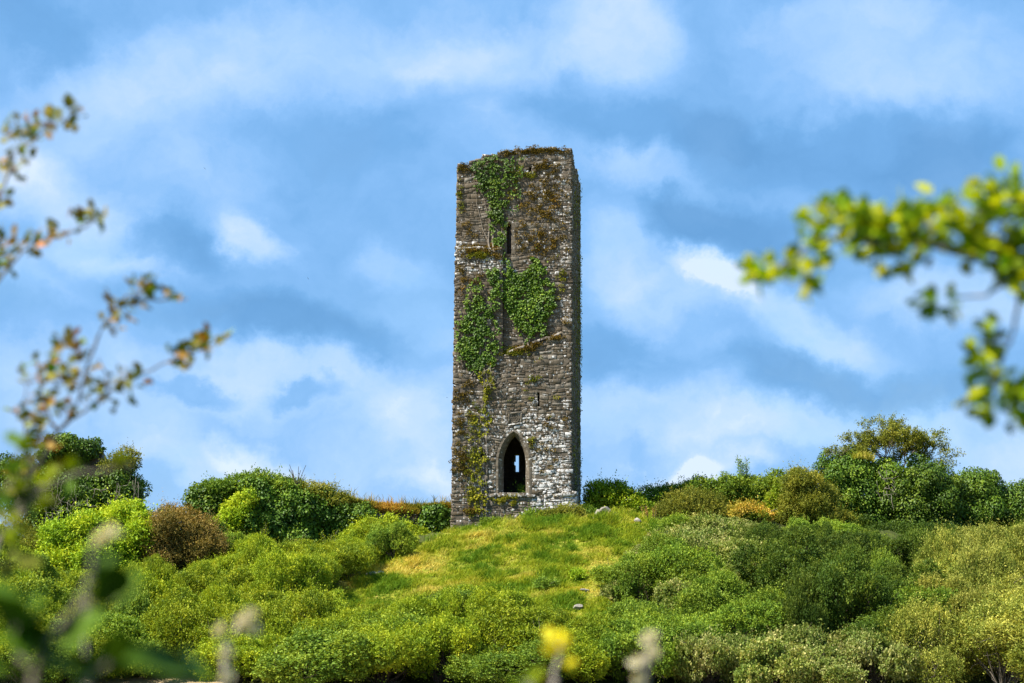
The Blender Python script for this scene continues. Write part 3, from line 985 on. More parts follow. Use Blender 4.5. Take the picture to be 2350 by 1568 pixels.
    # jutting blocks at the bottom right corner
    for (a, b, c, d, pj) in ((1290, 1318, 1131, 1140, .10), (1312, 1337, 1129, 1141, .06), (1300, 1334, 1142, 1156, .02), (1296, 1336, 1157, 1170, .05)):
        u0, zz1 = T(a, c, -PR); u1, zz0 = T(b, d, -PR)
        u1 = min(u1, float(xright(0)) + .28)
        V, F = stone_geo(rg, u0, u1, zz0, zz1, PR, pj, 1.1, front, .03, .04)
        mk('corner_stone', V, F, STONE, tower, {'tone': np.full(12, rg.uniform(.6, .9)), 'lichen': np.full(12, .75)})
    # loose capping stones along the broken top
    x = float(lt[0])
    while x < float(rt[0]) - .1:
        w = rg.uniform(.18, .45); z = float(ztop(x + w / 2)) - .06
        if rg.uniform() < .8:
            V, F = stone_geo(rg, x, min(x + w, float(rt[0]) + .02), z, z + rg.uniform(.07, .2), 0, rg.uniform(-.04, .05), rg.uniform(.4, .7), front, .02, .03)
            mk('cap_stone', V, F, STONE, tower, {'tone': np.full(12, rg.uniform(.4, .9)), 'lichen': np.full(12, .45)})
        x += w + .02


build_arch()


# ivy and moss on the tower
def face_depth(x, z): return np.where(inside(x, z, PROUD), PR, 0.0)


def on_face(rng, poly, n, edge=.0, nscale=2.2, thr=.42, seed=0):
    poly = np.array(poly, float)
    lo, hi = poly.min(0) - 4, poly.max(0) + 4
    px = rng.uniform(lo[0], hi[0], n); py = rng.uniform(lo[1], hi[1], n)
    jx = px + (fbm(np.c_[px, py] / 14, seed + 3, 3) - .5) * 34; jy = py + (fbm(np.c_[px, py] / 14, seed + 9, 3) - .5) * 34
    ok = inside(jx, jy, poly)
    ok &= fbm(np.c_[px, py] / 12 * nscale / 2.2, seed + 5, 3) > thr
    px, py = px[ok], py[ok]
    L0 = np.array([T(a, b, -PR) for a, b in zip(px, py)]); dp = face_depth(L0[:, 0], L0[:, 1])
    L = np.array([T(a, b, -d) for a, b, d in zip(px, py, dp)])
    return L, dp


def wall_ivy(name, label, polys, seed, dens=1.0, lf=.105, parent=None, mat='ivy', thr=.33):
    rng = rng_(seed); Ps, Ds = [], []
    for (poly, n, th_) in [(a, b, thr) for a, b in polys] + [((np.array(a, float) - np.mean(a, 0)) * 1.16 + np.mean(a, 0), int(b * .5), .56) for a, b in polys]:
        L, dp = on_face(rng, poly, int(n * dens), thr=th_, seed=seed)
        if len(L) == 0: continue
        ok = (L[:, 0] > xleft(L[:, 1])) & (L[:, 0] < xright(L[:, 1])) & (L[:, 1] < ztop(L[:, 0])) & ~inside(L[:, 0], L[:, 1], offset(LANC, .03)); L, dp = L[ok], dp[ok]
        Ps.append(np.c_[L[:, 0], -dp - rng.uniform(.03, .20, len(L)) * (.5 + fbm(L * 1.1, seed, 2)), L[:, 1]])
    P = np.concatenate(Ps); n = len(P)
    A = nrm(np.array([[0, -.35, -1.0]]) + rng.normal(0, .5, (n, 3)))
    Nn = nrm(np.array([[0, -1.0, .5]]) + rng.normal(0, .36, (n, 3)))
    ln = lf * rng.uniform(.65, 1.3, n)
    clump = fbm(P * 1.4, seed + 2, 2)
    V, F, t = leaves(P, A, Nn, ln, ln * rng.uniform(.75, 1.05, n), .12 + .55 * rng.uniform(0, 1, n) + .75 * (clump - .42))
    base = np.array([P[:, 0].mean(), P[:, 1].mean(), P[:, 2].min()])
    root = tag(empty(name, l2w(base), TR), label, 'ivy')
    mk('leaves', V - base, F, LM[mat], root, {'tint': t})
    # woody stems against the stone
    parts = []
    for _ in range(7):
        i = rng.integers(0, n); e = P[i]; b = np.array([P[:, 0].mean() + rng.normal(0, .2), -float(face_depth(P[:, 0].mean(), P[:, 2].min() - .2)) - .05, P[:, 2].min() - .1])
        f = np.linspace(0, 1, 8)[:, None]; Q = b + (e - b) * f + rng.normal(0, .10, (8, 3)) * np.array([[1, 0, 1]]) * np.sin(f * math.pi)
        Q[:, 1] = -face_depth(Q[:, 0], Q[:, 2]) - .05
        parts.append(tube(Q, .022 * (1.1 - f[:, 0]), 5))
    Vs, Fs = joinm(parts); mk('stems', Vs - base, Fs, VINE, root, smooth=True)
    return root


wall_ivy('climbing_ivy', 'bright green ivy hanging down from the broken top of the tower', [
    ([(1084, 378), (1100, 366), (1140, 352), (1165, 366), (1160, 420), (1162, 470), (1158, 520), (1160, 556), (1140, 560), (1130, 520), (1118, 470), (1098, 430)], 2900),
    ([(1150, 360), (1200, 372), (1196, 440), (1180, 500), (1160, 500)], 420)], 51, 1.5)
wall_ivy('climbing_ivy', 'dense dark green ivy patch in the middle of the tower below the lancet', [
    ([(1158, 625), (1178, 620), (1205, 625), (1225, 586), (1244, 600), (1252, 640), (1272, 650), (1268, 690), (1258, 740), (1240, 770), (1200, 768), (1176, 740), (1158, 716)], 4600),
    ([(1156, 570), (1170, 590), (1175, 640), (1158, 660)], 300)], 53, 1.7)
wall_ivy('climbing_ivy', 'ivy spreading over the thicker left half of the tower', [
    ([(1050, 735), (1070, 722), (1110, 700), (1135, 720), (1146, 760), (1150, 800), (1138, 832), (1100, 850), (1066, 830), (1050, 790)], 3400),
    ([(1078, 640), (1100, 640), (1112, 700), (1080, 720), (1060, 730), (1070, 690)], 650), ([(1118, 620), (1140, 610), (1152, 660), (1140, 720), (1125, 690)], 700)], 57, 1.6, thr=.36)
wall_ivy('climbing_ivy', 'sparse yellow green ivy trailing below the thick left ivy', [
    ([(1098, 855), (1125, 840), (1134, 880), (1120, 930), (1128, 975), (1100, 1000), (1086, 985), (1108, 950), (1108, 900)], 900),
    ([(1085, 1010), (1110, 1000), (1115, 1060), (1095, 1090), (1080, 1050)], 420), ([(1075, 1090), (1110, 1085), (1115, 1160), (1090, 1180), (1080, 1130)], 500)], 59, 1.2, .10, mat='mossgreen', thr=.5)


def moss():
    """low cushions and tufts rooted in the joints"""
    rng = rng_(61)
    spots = [  # (px, py, half width, half height, count, green?)
        (1063, 386, 15, 9, 22, 0), (1170, 351, 24, 7, 30, 0), (1215, 346, 30, 6, 30, 0), (1265, 345, 34, 7, 44, 0), (1250, 383, 32, 12, 34, 0), (1215, 403, 14, 9, 14, 1),
        (1080, 572, 26, 8, 30, 0), (1112, 570, 32, 10, 42, 0), (1095, 586, 34, 9, 34, 1), (1140, 588, 12, 5, 9, 0), (1180, 806, 30, 9, 44, 1), (1200, 800, 26, 6, 40, 0), (1225, 789, 18, 5, 20, 0), (1265, 774, 22, 5, 26, 0),
        (1300, 735, 10, 8, 10, 0), (1250, 470, 60, 70, 130, 0), (1240, 560, 60, 50, 80, 0), (1180, 410, 14, 40, 24, 1), (1060, 1060, 18, 40, 60, 0), (1088, 1060, 18, 60, 60, 1), (1090, 1140, 20, 40, 46, 1),
        (1085, 1175, 26, 8, 20, 0), (1120, 900, 12, 40, 20, 1), (1070, 900, 24, 40, 26, 0), (1058, 980, 14, 40, 24, 0), (1090, 960, 20, 40, 30, 1), (1290, 640, 14, 50, 14, 1), (1220, 1010, 12, 12, 10, 1),
        (1222, 870, 8, 5, 5, 1), (1236, 905, 60, 70, 12, 1), (1250, 1040, 60, 90, 20, 0), (1145, 1148, 14, 7, 12, 1), (1180, 1154, 10, 5, 8, 1), (1060, 620, 12, 60, 14, 0), (1090, 660, 30, 40, 20, 0),
        (1058, 460, 8, 60, 14, 1), (1075, 520, 14, 40, 10, 0), (1170, 1140, 22, 5, 14, 1)]
    for g, nm, lab in ((0, 'wall_moss', 'rusty brown moss and stonecrop cushions scattered over the tower'), (1, 'wall_moss', 'olive green moss tufts scattered over the tower')):
        Ps, Ns = [], []
        for (px, py, hw, hh, c, gg) in spots:
            if gg != g: continue
            for _ in range(c):
                a, b = px + rng.normal(0, .5) * hw, py + rng.normal(0, .5) * hh
                x, z = T(a, b, -PR); dp = float(face_depth(x, z)); x, z = T(a, b, -dp)
                if x < xleft(z) - .03 or x > xright(z) + .05 or bool(inside(np.array([x]), np.array([z]), ARCH_OUT)[0]) or (1226 < a < 1247 and 890 < b < 945): continue
                r = rng.uniform(.045, .13); m = int(26 * (r / .08) ** 2)
                d = nrm(rng.normal(size=(m, 3))); d[:, 1] = -np.abs(d[:, 1])
                Ps.append(np.array([x, -dp - .02, z]) + d * np.array([r * 1.25, r * .7, r * .75]) * rng.uniform(.6, 1.05, (m, 1))); Ns.append(d)
        P, D = np.concatenate(Ps), np.concatenate(Ns); n = len(P)
        A = nrm(D + rng.normal(0, .7, (n, 3))); Nn = nrm(D * .6 + np.array([[0, -.2, .6]]) + rng.normal(0, .4, (n, 3)))
        ln = rng.uniform(.035, .08, n)
        V, F, t = leaves(P, A, Nn, ln, ln * .6, rng.uniform(0, 1, n) * .6 + .9 * (fbm(P * .9, 5, 2) - .3))
        o = mk(nm, V, F, LM['moss' if g == 0 else 'mossgreen'], None, {'tint': t}); o.location = TO; o.rotation_euler = (0, 0, TR)
        tag(o, lab, 'moss', kind='stuff')
    # green film of ivy and moss down the right face
    n = 5200
    y = rng.uniform(-.1, DEP, n); z = rng.uniform(0, float(rt[1]) - .3, n)
    ok = fbm(np.c_[y * .9, z * .35], 77, 3) > .50; y, z = y[ok], z[ok]; n = len(y)
    P = np.c_[xright(z) + rng.uniform(.03, .10, n), y, z]
    A = nrm(np.array([[.3, 0, -1.]]) + rng.normal(0, .5, (n, 3))); Nn = nrm(np.array([[1., 0, .4]]) + rng.normal(0, .4, (n, 3))); ln = rng.uniform(.05, .11, n)
    V, F, t = leaves(P, A, Nn, ln, ln * .8, rng.uniform(0, .8, n))
    o = mk('wall_moss', V, F, LM['mossgreen'], None, {'tint': t}); o.location = TO; o.rotation_euler = (0, 0, TR)
    tag(o, 'thin green growth streaking the shaded right side of the tower', 'moss', kind='stuff')


moss()

# ------------------------------------------------------------------ ruined walls beside the tower
def ruin_wall(name, label, prof, Y0, Y1, thick, seed, stone_px=None):
    """a stretch of broken wall: prof = pixel outline of its top, left to right, running from distance Y0 to Y1"""
    rg = rng_(seed); n = len(prof)
    Ys = np.linspace(Y0, Y1, n)
    Tp = np.array([at(px, py, y) for (px, py), y in zip(prof, Ys)])
    base = Tp[n // 2].copy(); base[2] = float(height(base[0], base[1]))
    d = nrm((Tp[-1] - Tp[0]) * [1, 1, 0]); nr = np.array([-d[1], d[0], 0])
    zb = np.array([float(height(p[0], p[1])) - .6 for p in Tp])
    f0 = np.c_[Tp[:, :2], zb]; V = np.concatenate([f0, Tp, Tp + nr * thick, f0 + nr * thick]) - base
    F = []
    for i in range(n - 1):
        for a in range(4):
            b = (a + 1) % 4; F.append([a * n + i, a * n + i + 1, b * n + i + 1, b * n + i])
    F += [[0, n, 2 * n, 3 * n], [n - 1, 4 * n - 1, 3 * n - 1, 2 * n - 1]]
    root = tag(empty(name, base), label, 'wall')
    mk('wall_core', V, F, MORTAR, root)
    u0, u1 = 0.0, float(np.linalg.norm((Tp[-1] - Tp[0])[:2])); o = Tp[0] - base
    us = np.linalg.norm((Tp - Tp[0])[:, :2], axis=1)
    def fm(P): return np.c_[o[0] + d[0] * P[:, 0] - nr[0] * P[:, 2], o[1] + d[1] * P[:, 0] - nr[1] * P[:, 2], P[:, 1] - base[2]]
    def cl(u, z): return np.where((u < 0) | (u > u1) | (z > np.interp(u, us, Tp[:, 2])) | (z < np.interp(u, us, zb) + .5), np.nan, 0.0)
    st = wall_stones(rg, fm, cl, u0, u1, float(zb.min()) + .5, float(Tp[:, 2].max()), lambda r, z: r.uniform(.12, .26), wf)
    add_stones(st, root, seed + 1, keep=120, lich=.42)
    return root


ruin_wall('ruined_wall', 'low broken stone wall joining the left side of the tower', [(845, 1160), (875, 1162), (905, 1163), (935, 1165), (965, 1166), (1000, 1162), (1040, 1160)], 100.8, 101.8, 1.0, 71)
ruin_wall('ruined_wall', 'long ruined wall buried under ivy left of the tower', [(430, 1150), (470, 1135), (520, 1128), (570, 1118), (640, 1120), (700, 1128), (760, 1145), (815, 1155), (850, 1160)], 100.0, 100.6, 1.3, 73)
ruin_wall('ruined_wall', 'ruined masonry stump smothered in ivy at the left edge', [(60, 1090), (100, 1060), (140, 1020), (190, 1012), (225, 1030), (245, 1070), (290, 1085), (320, 1100)], 99.0, 99.4, 2.0, 75)

# ------------------------------------------------------------------ ivy-clad masses, trees and shrubs that can be told apart
S = shrub_px
# left stump
S('ivy_mass', 'rounded ivy cap crowning the ruined stump at the left', 'ivy', [(150, 1022, 38, 30), (195, 1030, 38, 24), (120, 1045, 28, 30)], 98.8, 'ivy', 5200, 1.2, 101, 5, .12, .85, ivy=True, stem=False)
S('ivy_mass', 'dark ivy curtain with bare stems on the left stump', 'ivy', [(110, 1140, 80, 62), (200, 1130, 78, 60), (280, 1120, 52, 60), (60, 1110, 60, 60), (240, 1180, 80, 60), (130, 1200, 90, 45)], 98.4, 'ivy', 22000, 1.3, 103, 7, .098, .85, ivy=True, stem=False)
S('elder_bush', 'small leafy bush on the stump top beside the gap of sky', 'bush', [(290, 1062, 30, 26), (255, 1075, 26, 20)], 98.2, 'hawth', 700, .8, 105, 4, .09)
S('ivy_mass', 'ivy hump at the far left picture edge', 'ivy', [(10, 1090, 60, 55), (-40, 1110, 60, 60), (20, 1140, 60, 50)], 99, 'ivy', 4000, 1.3, 106, 5, .098, .85, ivy=True, stem=False)
# long wall
S('ivy_mass', 'bright ivy over the left end of the long ruined wall', 'ivy', [(455, 1150, 36, 42), (500, 1160, 44, 50), (480, 1185, 50, 45), (560, 1190, 40, 50)], 99.4, 'ivy', 6400, .9, 107, 5, .12, .85, ivy=True, stem=False)
S('ivy_mass', 'tall dark ivy bulge in the middle of the long ruined wall', 'ivy', [(600, 1140, 56, 40), (640, 1185, 66, 70), (700, 1170, 66, 52), (690, 1230, 60, 50), (590, 1200, 44, 50)], 98.9, 'ivy', 22000, 1.0, 109, 6, .12, .85, ivy=True, stem=False)
S('ivy_mass', 'deep green ivy curtain at the right end of the long ruined wall', 'ivy', [(770, 1185, 46, 42), (800, 1210, 44, 52), (745, 1210, 44, 55), (830, 1180, 30, 24)], 99.2, 'ivy', 6800, .8, 111, 4, .11, .85, ivy=True, stem=False)
S('ivy_mass', 'glossy square ivy curtain against the wall right beside the tower', 'ivy', [(1002, 1178, 30, 22), (1002, 1205, 31, 28), (985, 1200, 22, 36), (1018, 1210, 18, 34)], 100.6, 'ivy', 3600, .35, 113, 3, .12, .85, ivy=True, stem=False)
S('elder_bush', 'lime green bush leaning on the wall below the hollow', 'bush', [(548, 1178, 32, 34), (520, 1208, 36, 26), (565, 1150, 24, 20)], 98.3, 'elder', 1500, .8, 115, 4, .10)
S('elder_bush', 'leafy bush spilling over the top of the long ruined wall', 'bush', [(560, 1112, 50, 20), (610, 1108, 42, 20), (650, 1120, 46, 18), (500, 1122, 46, 16)], 99.3, 'green', 2300, .9, 117, 4, .10, stem=False)
S('hawthorn_bush', 'dull brown green bush on the wall top under the bare sapling', 'bush', [(720, 1130, 50, 20), (760, 1146, 44, 16)], 99.2, 'hawth', 1300, .8, 118, 4, .08, stem=False)
# left shrubs
S('elder_bush', 'big lime green elder bush in front of the left stump', 'bush', [(150, 1240, 46, 36, 1), (205, 1218, 50, 36, 1.5), (285, 1196, 46, 34, 2), (318, 1240, 46, 46, 1), (240, 1282, 66, 46), (125, 1305, 46, 44), (175, 1352, 66, 44, -.6), (108, 1405, 46, 40, -1), (280, 1335, 60, 36, -.5), (215, 1400, 60, 36, -1)], 91, 'elder', 11000, 1.2, 119, 7, .13, .5, .32, 7, .2, flower=40, r0=.09)
S('hawthorn_bush', 'rust brown hawthorn bush in a gap before the long ivied wall', 'bush', [(400, 1225, 52, 48), (450, 1240, 50, 50), (370, 1270, 44, 50), (430, 1280, 66, 42), (390, 1195, 28, 24), (480, 1270, 36, 44)], 92, 'brown', 7500, 1.5, 121, 7, .075, .55, .26, 8, .9, r0=.08, bark=BARKD)
S('willow_bush', 'grey green thicket bush below the left stump', 'bush', [(40, 1260, 70, 50), (80, 1300, 60, 60), (20, 1330, 70, 60)], 92.5, 'hawth', 3600, 1.5, 123, 5, .075)
S('elder_bush', 'yellow green elder bush in the dip between ivy wall and grass', 'bush', [(850, 1222, 34, 28), (900, 1225, 40, 30), (940, 1240, 36, 26), (880, 1250, 60, 26), (815, 1245, 34, 26)], 97.6, 'scrub', 3600, 1.0, 125, 5, .10)
S('dark_bush', 'dark leafy bush in the hollow left of the grass mound', 'bush', [(740, 1300, 46, 34), (780, 1296, 30, 34), (700, 1285, 36, 26)], 92.5, 'dark', 2600, 1.2, 127, 5, .085)
# right of the tower
S('elder_bush', 'fresh green elder bush with cream blossom right beside the tower', 'bush', [(1385, 1150, 40, 32), (1430, 1158, 42, 32), (1400, 1178, 54, 22), (1465, 1172, 26, 24)], 99.5, 'elder', 3600, 1.1, 131, 5, .12, .5, .28, 7, .3, flower=34)
S('bramble_bush', 'olive brown rounded bush behind the top of the mound', 'bush', [(1590, 1160, 56, 36), (1550, 1175, 44, 30), (1630, 1178, 40, 30), (1590, 1195, 70, 20), (1540, 1195, 40, 18)], 97.0, 'hawth', 3800, 1.1, 133, 5, .07, up=.3)
S('hedge_bush', 'green hedge bush on the skyline between two rounded bushes', 'bush', [(1500, 1158, 40, 28), (1540, 1142, 40, 24), (1600, 1128, 44, 22), (1650, 1136, 40, 28)], 101, 'green', 3400, 1.1, 135, 5, .10)
S('hedge_bush', 'leafy green hedge bush below the two skyline saplings', 'bush', [(1690, 1140, 44, 34), (1740, 1135, 46, 36), (1790, 1130, 46, 34), (1720, 1170, 60, 40)], 100.5, 'green', 5200, 1.3, 137, 5, .11)
S('orange_bush', 'orange tipped bush standing out on the right slope', 'bush', [(1705, 1178, 30, 22), (1740, 1190, 28, 24)], 95.5, 'orange', 800, .7, 139, 4, .09)
S('green_bush', 'dark leafy bush under the orange tipped bush', 'bush', [(1720, 1220, 44, 36), (1690, 1235, 40, 30), (1760, 1235, 36, 36)], 95.2, 'green', 3000, 1.0, 141, 5, .09)
S('hawthorn_bush', 'tall olive brown hawthorn bush left of the big ivy trees', 'bush', [(1850, 1150, 62, 54), (1880, 1200, 60, 60), (1820, 1200, 50, 55), (1835, 1110, 30, 30), (1890, 1250, 50, 46)], 96.5, 'hawth', 8000, 1.3, 143, 6, .075, .5, .24, 8, .8, ntw=3, cull=.55)
S('elder_bush', 'yellow green elder bush between orange bush and olive hawthorn', 'bush', [(1785, 1180, 30, 36), (1800, 1150, 34, 30), (1770, 1210, 30, 30)], 97.2, 'scrub', 1800, .9, 144, 4, .11, flower=10)
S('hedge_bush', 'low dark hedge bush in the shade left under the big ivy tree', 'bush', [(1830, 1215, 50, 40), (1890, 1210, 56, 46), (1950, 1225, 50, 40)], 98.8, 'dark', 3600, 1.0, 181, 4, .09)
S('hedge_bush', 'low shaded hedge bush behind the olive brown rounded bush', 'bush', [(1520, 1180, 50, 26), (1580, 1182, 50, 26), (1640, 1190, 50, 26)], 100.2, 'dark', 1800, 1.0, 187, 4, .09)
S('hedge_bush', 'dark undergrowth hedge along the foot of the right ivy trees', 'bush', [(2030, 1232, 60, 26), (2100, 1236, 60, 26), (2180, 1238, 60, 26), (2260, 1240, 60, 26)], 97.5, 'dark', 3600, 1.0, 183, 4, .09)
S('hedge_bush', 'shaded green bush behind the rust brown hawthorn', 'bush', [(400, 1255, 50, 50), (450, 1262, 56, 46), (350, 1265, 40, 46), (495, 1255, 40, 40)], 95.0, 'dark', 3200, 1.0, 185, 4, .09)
# big ivy trees, right
S('ivy_tree', 'large ivy smothered tree rising under the open hawthorn crown', 'tree', [(1950, 1085, 66, 52), (1990, 1130, 74, 66), (1930, 1140, 50, 60), (2000, 1190, 70, 50), (2030, 1100, 40, 50)], 101.5, 'ivy', 34000, 1.7, 145, 6, .098, .85, ivy=True, crownname='crown', cull=.55)
S('ivy_tree', 'broad ivy covered tree second from the right edge group', 'tree', [(2130, 1110, 66, 58), (2150, 1160, 76, 60), (2090, 1160, 60, 60), (2130, 1210, 90, 40)], 100.5, 'ivy', 31000, 1.7, 147, 6, .098, .85, ivy=True, crownname='crown', cull=.55)
S('ivy_tree', 'smooth dome shaped ivy tree near the right edge', 'tree', [(2235, 1120, 50, 50), (2250, 1160, 64, 60), (2200, 1170, 56, 50), (2240, 1200, 60, 44)], 101, 'ivy', 24000, 1.5, 149, 5, .098, .85, ivy=True, crownname='crown', cull=.55)
S('ivy_tree', 'ivy tree cut off by the right picture edge', 'tree', [(2330, 1150, 52, 46), (2350, 1190, 60, 50), (2300, 1190, 44, 44), (2400, 1180, 60, 50)], 101.3, 'ivy', 18000, 1.5, 151, 5, .098, .85, ivy=True, crownname='crown', cull=.55)


def branch_tree(name, label, px, pyb, Y, hpx, wpx, mat, seed, leafn, leaf=.08, r0=.09, levels=3, lean=0, trunk=.35, fan=.8, bark=None, cat='tree', density=1.0, leafk=6):
    """a small open tree whose limbs show: recursive limbs with leaf sprays on the outer twigs"""
    rng = rng_(seed); s = Y / FPX; H = hpx * s; W = wpx * s
    b = at(px, pyb, Y); g = float(height(b[0], b[1])); base = np.array([b[0], b[1], min(g, b[2])])
    off = b[2] - base[2]
    parts, tips = [], []
    def limb(p, d, L, r, lv):
        seg = 5; Q = [p]
        for i in range(seg - 1):
            d = nrm(d + rng.normal(0, .16, 3) + np.array([0, 0, .06])); p = p + d * L / (seg - 1); Q.append(p)
        parts.append(tube(np.array(Q), np.linspace(r, r * .45, seg), 6 if lv == 0 else 4))
        if lv >= levels - 1:
            tips.append((np.array(Q), d))
        if lv < levels:
            for c in range(4 if lv == 0 else 3):
                q = Q[rng.integers(2 if lv else 3, seg)]
                nd_ = nrm(d + nrm(rng.normal(size=3) * [1, 1, .5]) * fan + np.array([0, 0, .12]))
                limb(q, nd_, L * rng.uniform(.55, .85), r * .5, lv + 1)
    nst = 5
    for i in range(nst):
        a = i / nst * 6.28 + rng.uniform(0, .8)
        d = nrm(np.array([math.cos(a) * W / H * .55 + lean, math.sin(a) * W / H * .4, 1.0]))
        limb(np.array([0, 0, off + .0]) + d * .02, d, H * .52, r0, 0)
    if off > .2: parts.append(tube(np.array([[0, 0, -.2], [.03, 0, off * .5], [0, 0, off + .1]]), [r0 * 2, r0 * 1.7, r0 * 1.5], 7))
    V, F = joinm(parts)
    # keep the measured height
    sc = H / max(1e-3, V[:, 2].max() - off); V[:, 2] = np.where(V[:, 2] > off, off + (V[:, 2] - off) * sc, V[:, 2]); ws = W / 2 / np.percentile(np.abs(V[:, 0] - lean * V[:, 2]), 97); V[:, 0] *= ws; V[:, 1] *= ws
    root = plant(name, label, cat, base)
    mk('trunk', V, F, bark or BARK, root, smooth=True)
    if leafn:
        Q = np.concatenate([t[0][1:] for t in tips]); Dn = np.concatenate([np.repeat(t[1][None], 4, 0) for t in tips])
        Q[:, 2] = np.where(Q[:, 2] > off, off + (Q[:, 2] - off) * sc, Q[:, 2]); Q[:, :2] *= ws
        i = rng.integers(0, len(Q), leafn); P = Q[i] + rng.normal(0, .07, (leafn, 3)); n = leafn
        A = nrm(Dn[i] * .6 + rng.normal(0, .8, (n, 3))); Nn = nrm(np.array([[0, -.2, .8]]) + rng.normal(0, .6, (n, 3)))
        ln = leaf * rng.uniform(.6, 1.3, n); t = .15 + .7 * rng.uniform(0, 1, n) * .8
        V, F, t = leaves(P, A, Nn, ln, ln * .6, t); mk('crown', V, F, LM[mat], root, {'tint': t})
    return root


branch_tree('hawthorn_tree', 'open crowned hawthorn tree against the sky above the ivy trees', 2055, 1105, 101.8, 158, 225, 'hawth', 161, 30000, .085, .07, 4, .03)
branch_tree('hawthorn_tree', 'thin leafy sprig sticking out left above the big ivy tree', 1925, 1060, 101, 40, 60, 'hawth', 163, 700, .08, .02, 2)
branch_tree('hawthorn_tree', 'sparse sapling leaning right beyond the hawthorn crown', 2165, 1090, 101.4, 48, 60, 'hawth', 165, 420, .08, .025, 2, .35)
def whip(name, label, px, pyb, Y, hpx, wpx, mat, seed, n=5, leafn=500, leaf=.085, r0=.022, bark=None):
    """upright shoots leafed all the way up"""
    rng = rng_(seed); s = Y / FPX; H, W = hpx * s, wpx * s
    b = at(px, pyb, Y); g = float(height(b[0], b[1])); base = np.array([b[0], b[1], min(g, b[2])]); off = b[2] - base[2]
    parts, Ps, Ds = [], [], []
    for i in range(n):
        e = np.array([rng.uniform(-.5, .5) * W, rng.uniform(-.3, .3) * W, off + H * (1.0 if i == 0 else rng.uniform(.5, .95))]); o = np.array([rng.normal(0, .04), rng.normal(0, .04), 0])
        f = np.linspace(0, 1, 7)[:, None]; ex = 1.5 if mat else 7.0; Q = o + (e - o) * np.c_[f ** ex, f ** ex, f] + rng.normal(0, .02, (7, 3)); parts.append(tube(Q, np.linspace(r0, r0 * .35, 7), 5))
        g_ = rng.uniform(max(.15, off / (off + H)), 1, leafn // n); P = np.stack([np.interp(g_, f[:, 0], Q[:, a]) for a in range(3)], 1)
        Ps.append(P); Ds.append(np.tile(nrm(e - o), (len(P), 1)))
    if mat is None:
        root = plant(name, label, 'sapling', base); Vs, Fs = joinm(parts); mk('stems', Vs, Fs, bark, root); return root
    P, D = np.concatenate(Ps), np.concatenate(Ds); m = len(P)
    sd = nrm(rng.normal(size=(m, 3)) * [1, 1, .3]); P = P + sd * rng.uniform(0, .14, (m, 1))
    V, F, t = leaves(P, nrm(D * .7 + sd), nrm(rng.normal(0, .5, (m, 3)) + [0, -.3, .8]), leaf * rng.uniform(.6, 1.2, m), leaf * .55 * rng.uniform(.7, 1.2, m), rng.uniform(.1, .8, m))
    root = plant(name, label, 'sapling', base); Vs, Fs = joinm(parts); mk('stems', Vs, Fs, BARK, root); mk('foliage', V, F, LM[mat], root, {'tint': t})


whip('sapling', 'taller feathery sapling on the right hand skyline', 1706, 1118, 100.4, 72, 34, 'green', 167, 7, 1200)
whip('sapling', 'short thin sapling left of the taller skyline sapling', 1668, 1118, 100.4, 36, 30, 'green', 169, 4, 420)
whip('sapling', 'small tufted sapling on the skyline right of the tower', 1427, 1128, 100.2, 26, 26, 'green', 171, 8, 700)
whip('sapling', 'upright shoot on the skyline above the olive brown bush', 1600, 1120, 100.6, 26, 20, 'green', 172, 3, 120)
whip('sapling', 'tall leafy shoots before the ivied wall left of the dip', 605, 1245, 97.6, 46, 24, 'scrub', 178, 5, 420)
whip('sapling', 'grey green shoots at the foot of the deep green ivy curtain', 755, 1265, 97.0, 50, 50, 'scrub', 179, 7, 520)
whip('sapling', 'pale shoots standing before the tall dark ivy bulge', 690, 1275, 96.5, 46, 60, 'hawth', 180, 7, 520)
whip('dead_sapling', 'bare leafless sapling on the long ruined wall', 682, 1120, 98.6, 54, 40, None, 173, 9, 0, r0=.034, bark=BARKD)
branch_tree('sapling', 'young pale tree with visible stem below the ivy trees', 2025, 1335, 94.2, 110, 80, 'scrub', 175, 2100, .10, .05, 2)
whip('sapling', 'tall olive shoot poking from the hawthorn bush on the right', 1838, 1112, 97, 36, 30, 'hawth', 176, 5, 420)

# ------------------------------------------------------------------ scrub thickets covering the slope
PROTO = {}


def proto(kind, i, n, rx, h, mat, leaf, wid, twig, k, up, nl, bark, lr=.42):
    rng = rng_(1000 + hash_(kind) + i * 13)
    C, R = dome(rng, rx, rx, h, nl, lr)
    C2, R2 = lumps(rng, C, R, 8 if kind == 'dark' else 10, (.24, .46) if kind == 'dark' else (.20, .42))
    V, F, t = crown(rng, C2, R2, n, leaf, wid, twig, k, up, (.70, 1.0), .02, cull=.80)
    fm_ = mk_mesh('foliage', V, F, LM[mat], {'tint': t})
    Vs, Fs = stems(rng, (0, 0, -.25), np.concatenate([C, C2[len(C)::5]]), .04, .16, 5, 4, 3, .7)
    sm_ = mk_mesh('stems', Vs, Fs, bark, None, True)
    PROTO.setdefault(kind, []).append((fm_, sm_, rx, h)); STAT['tri'] += len(F)


def hash_(s): return sum(ord(c) * (i + 3) for i, c in enumerate(s)) % 997


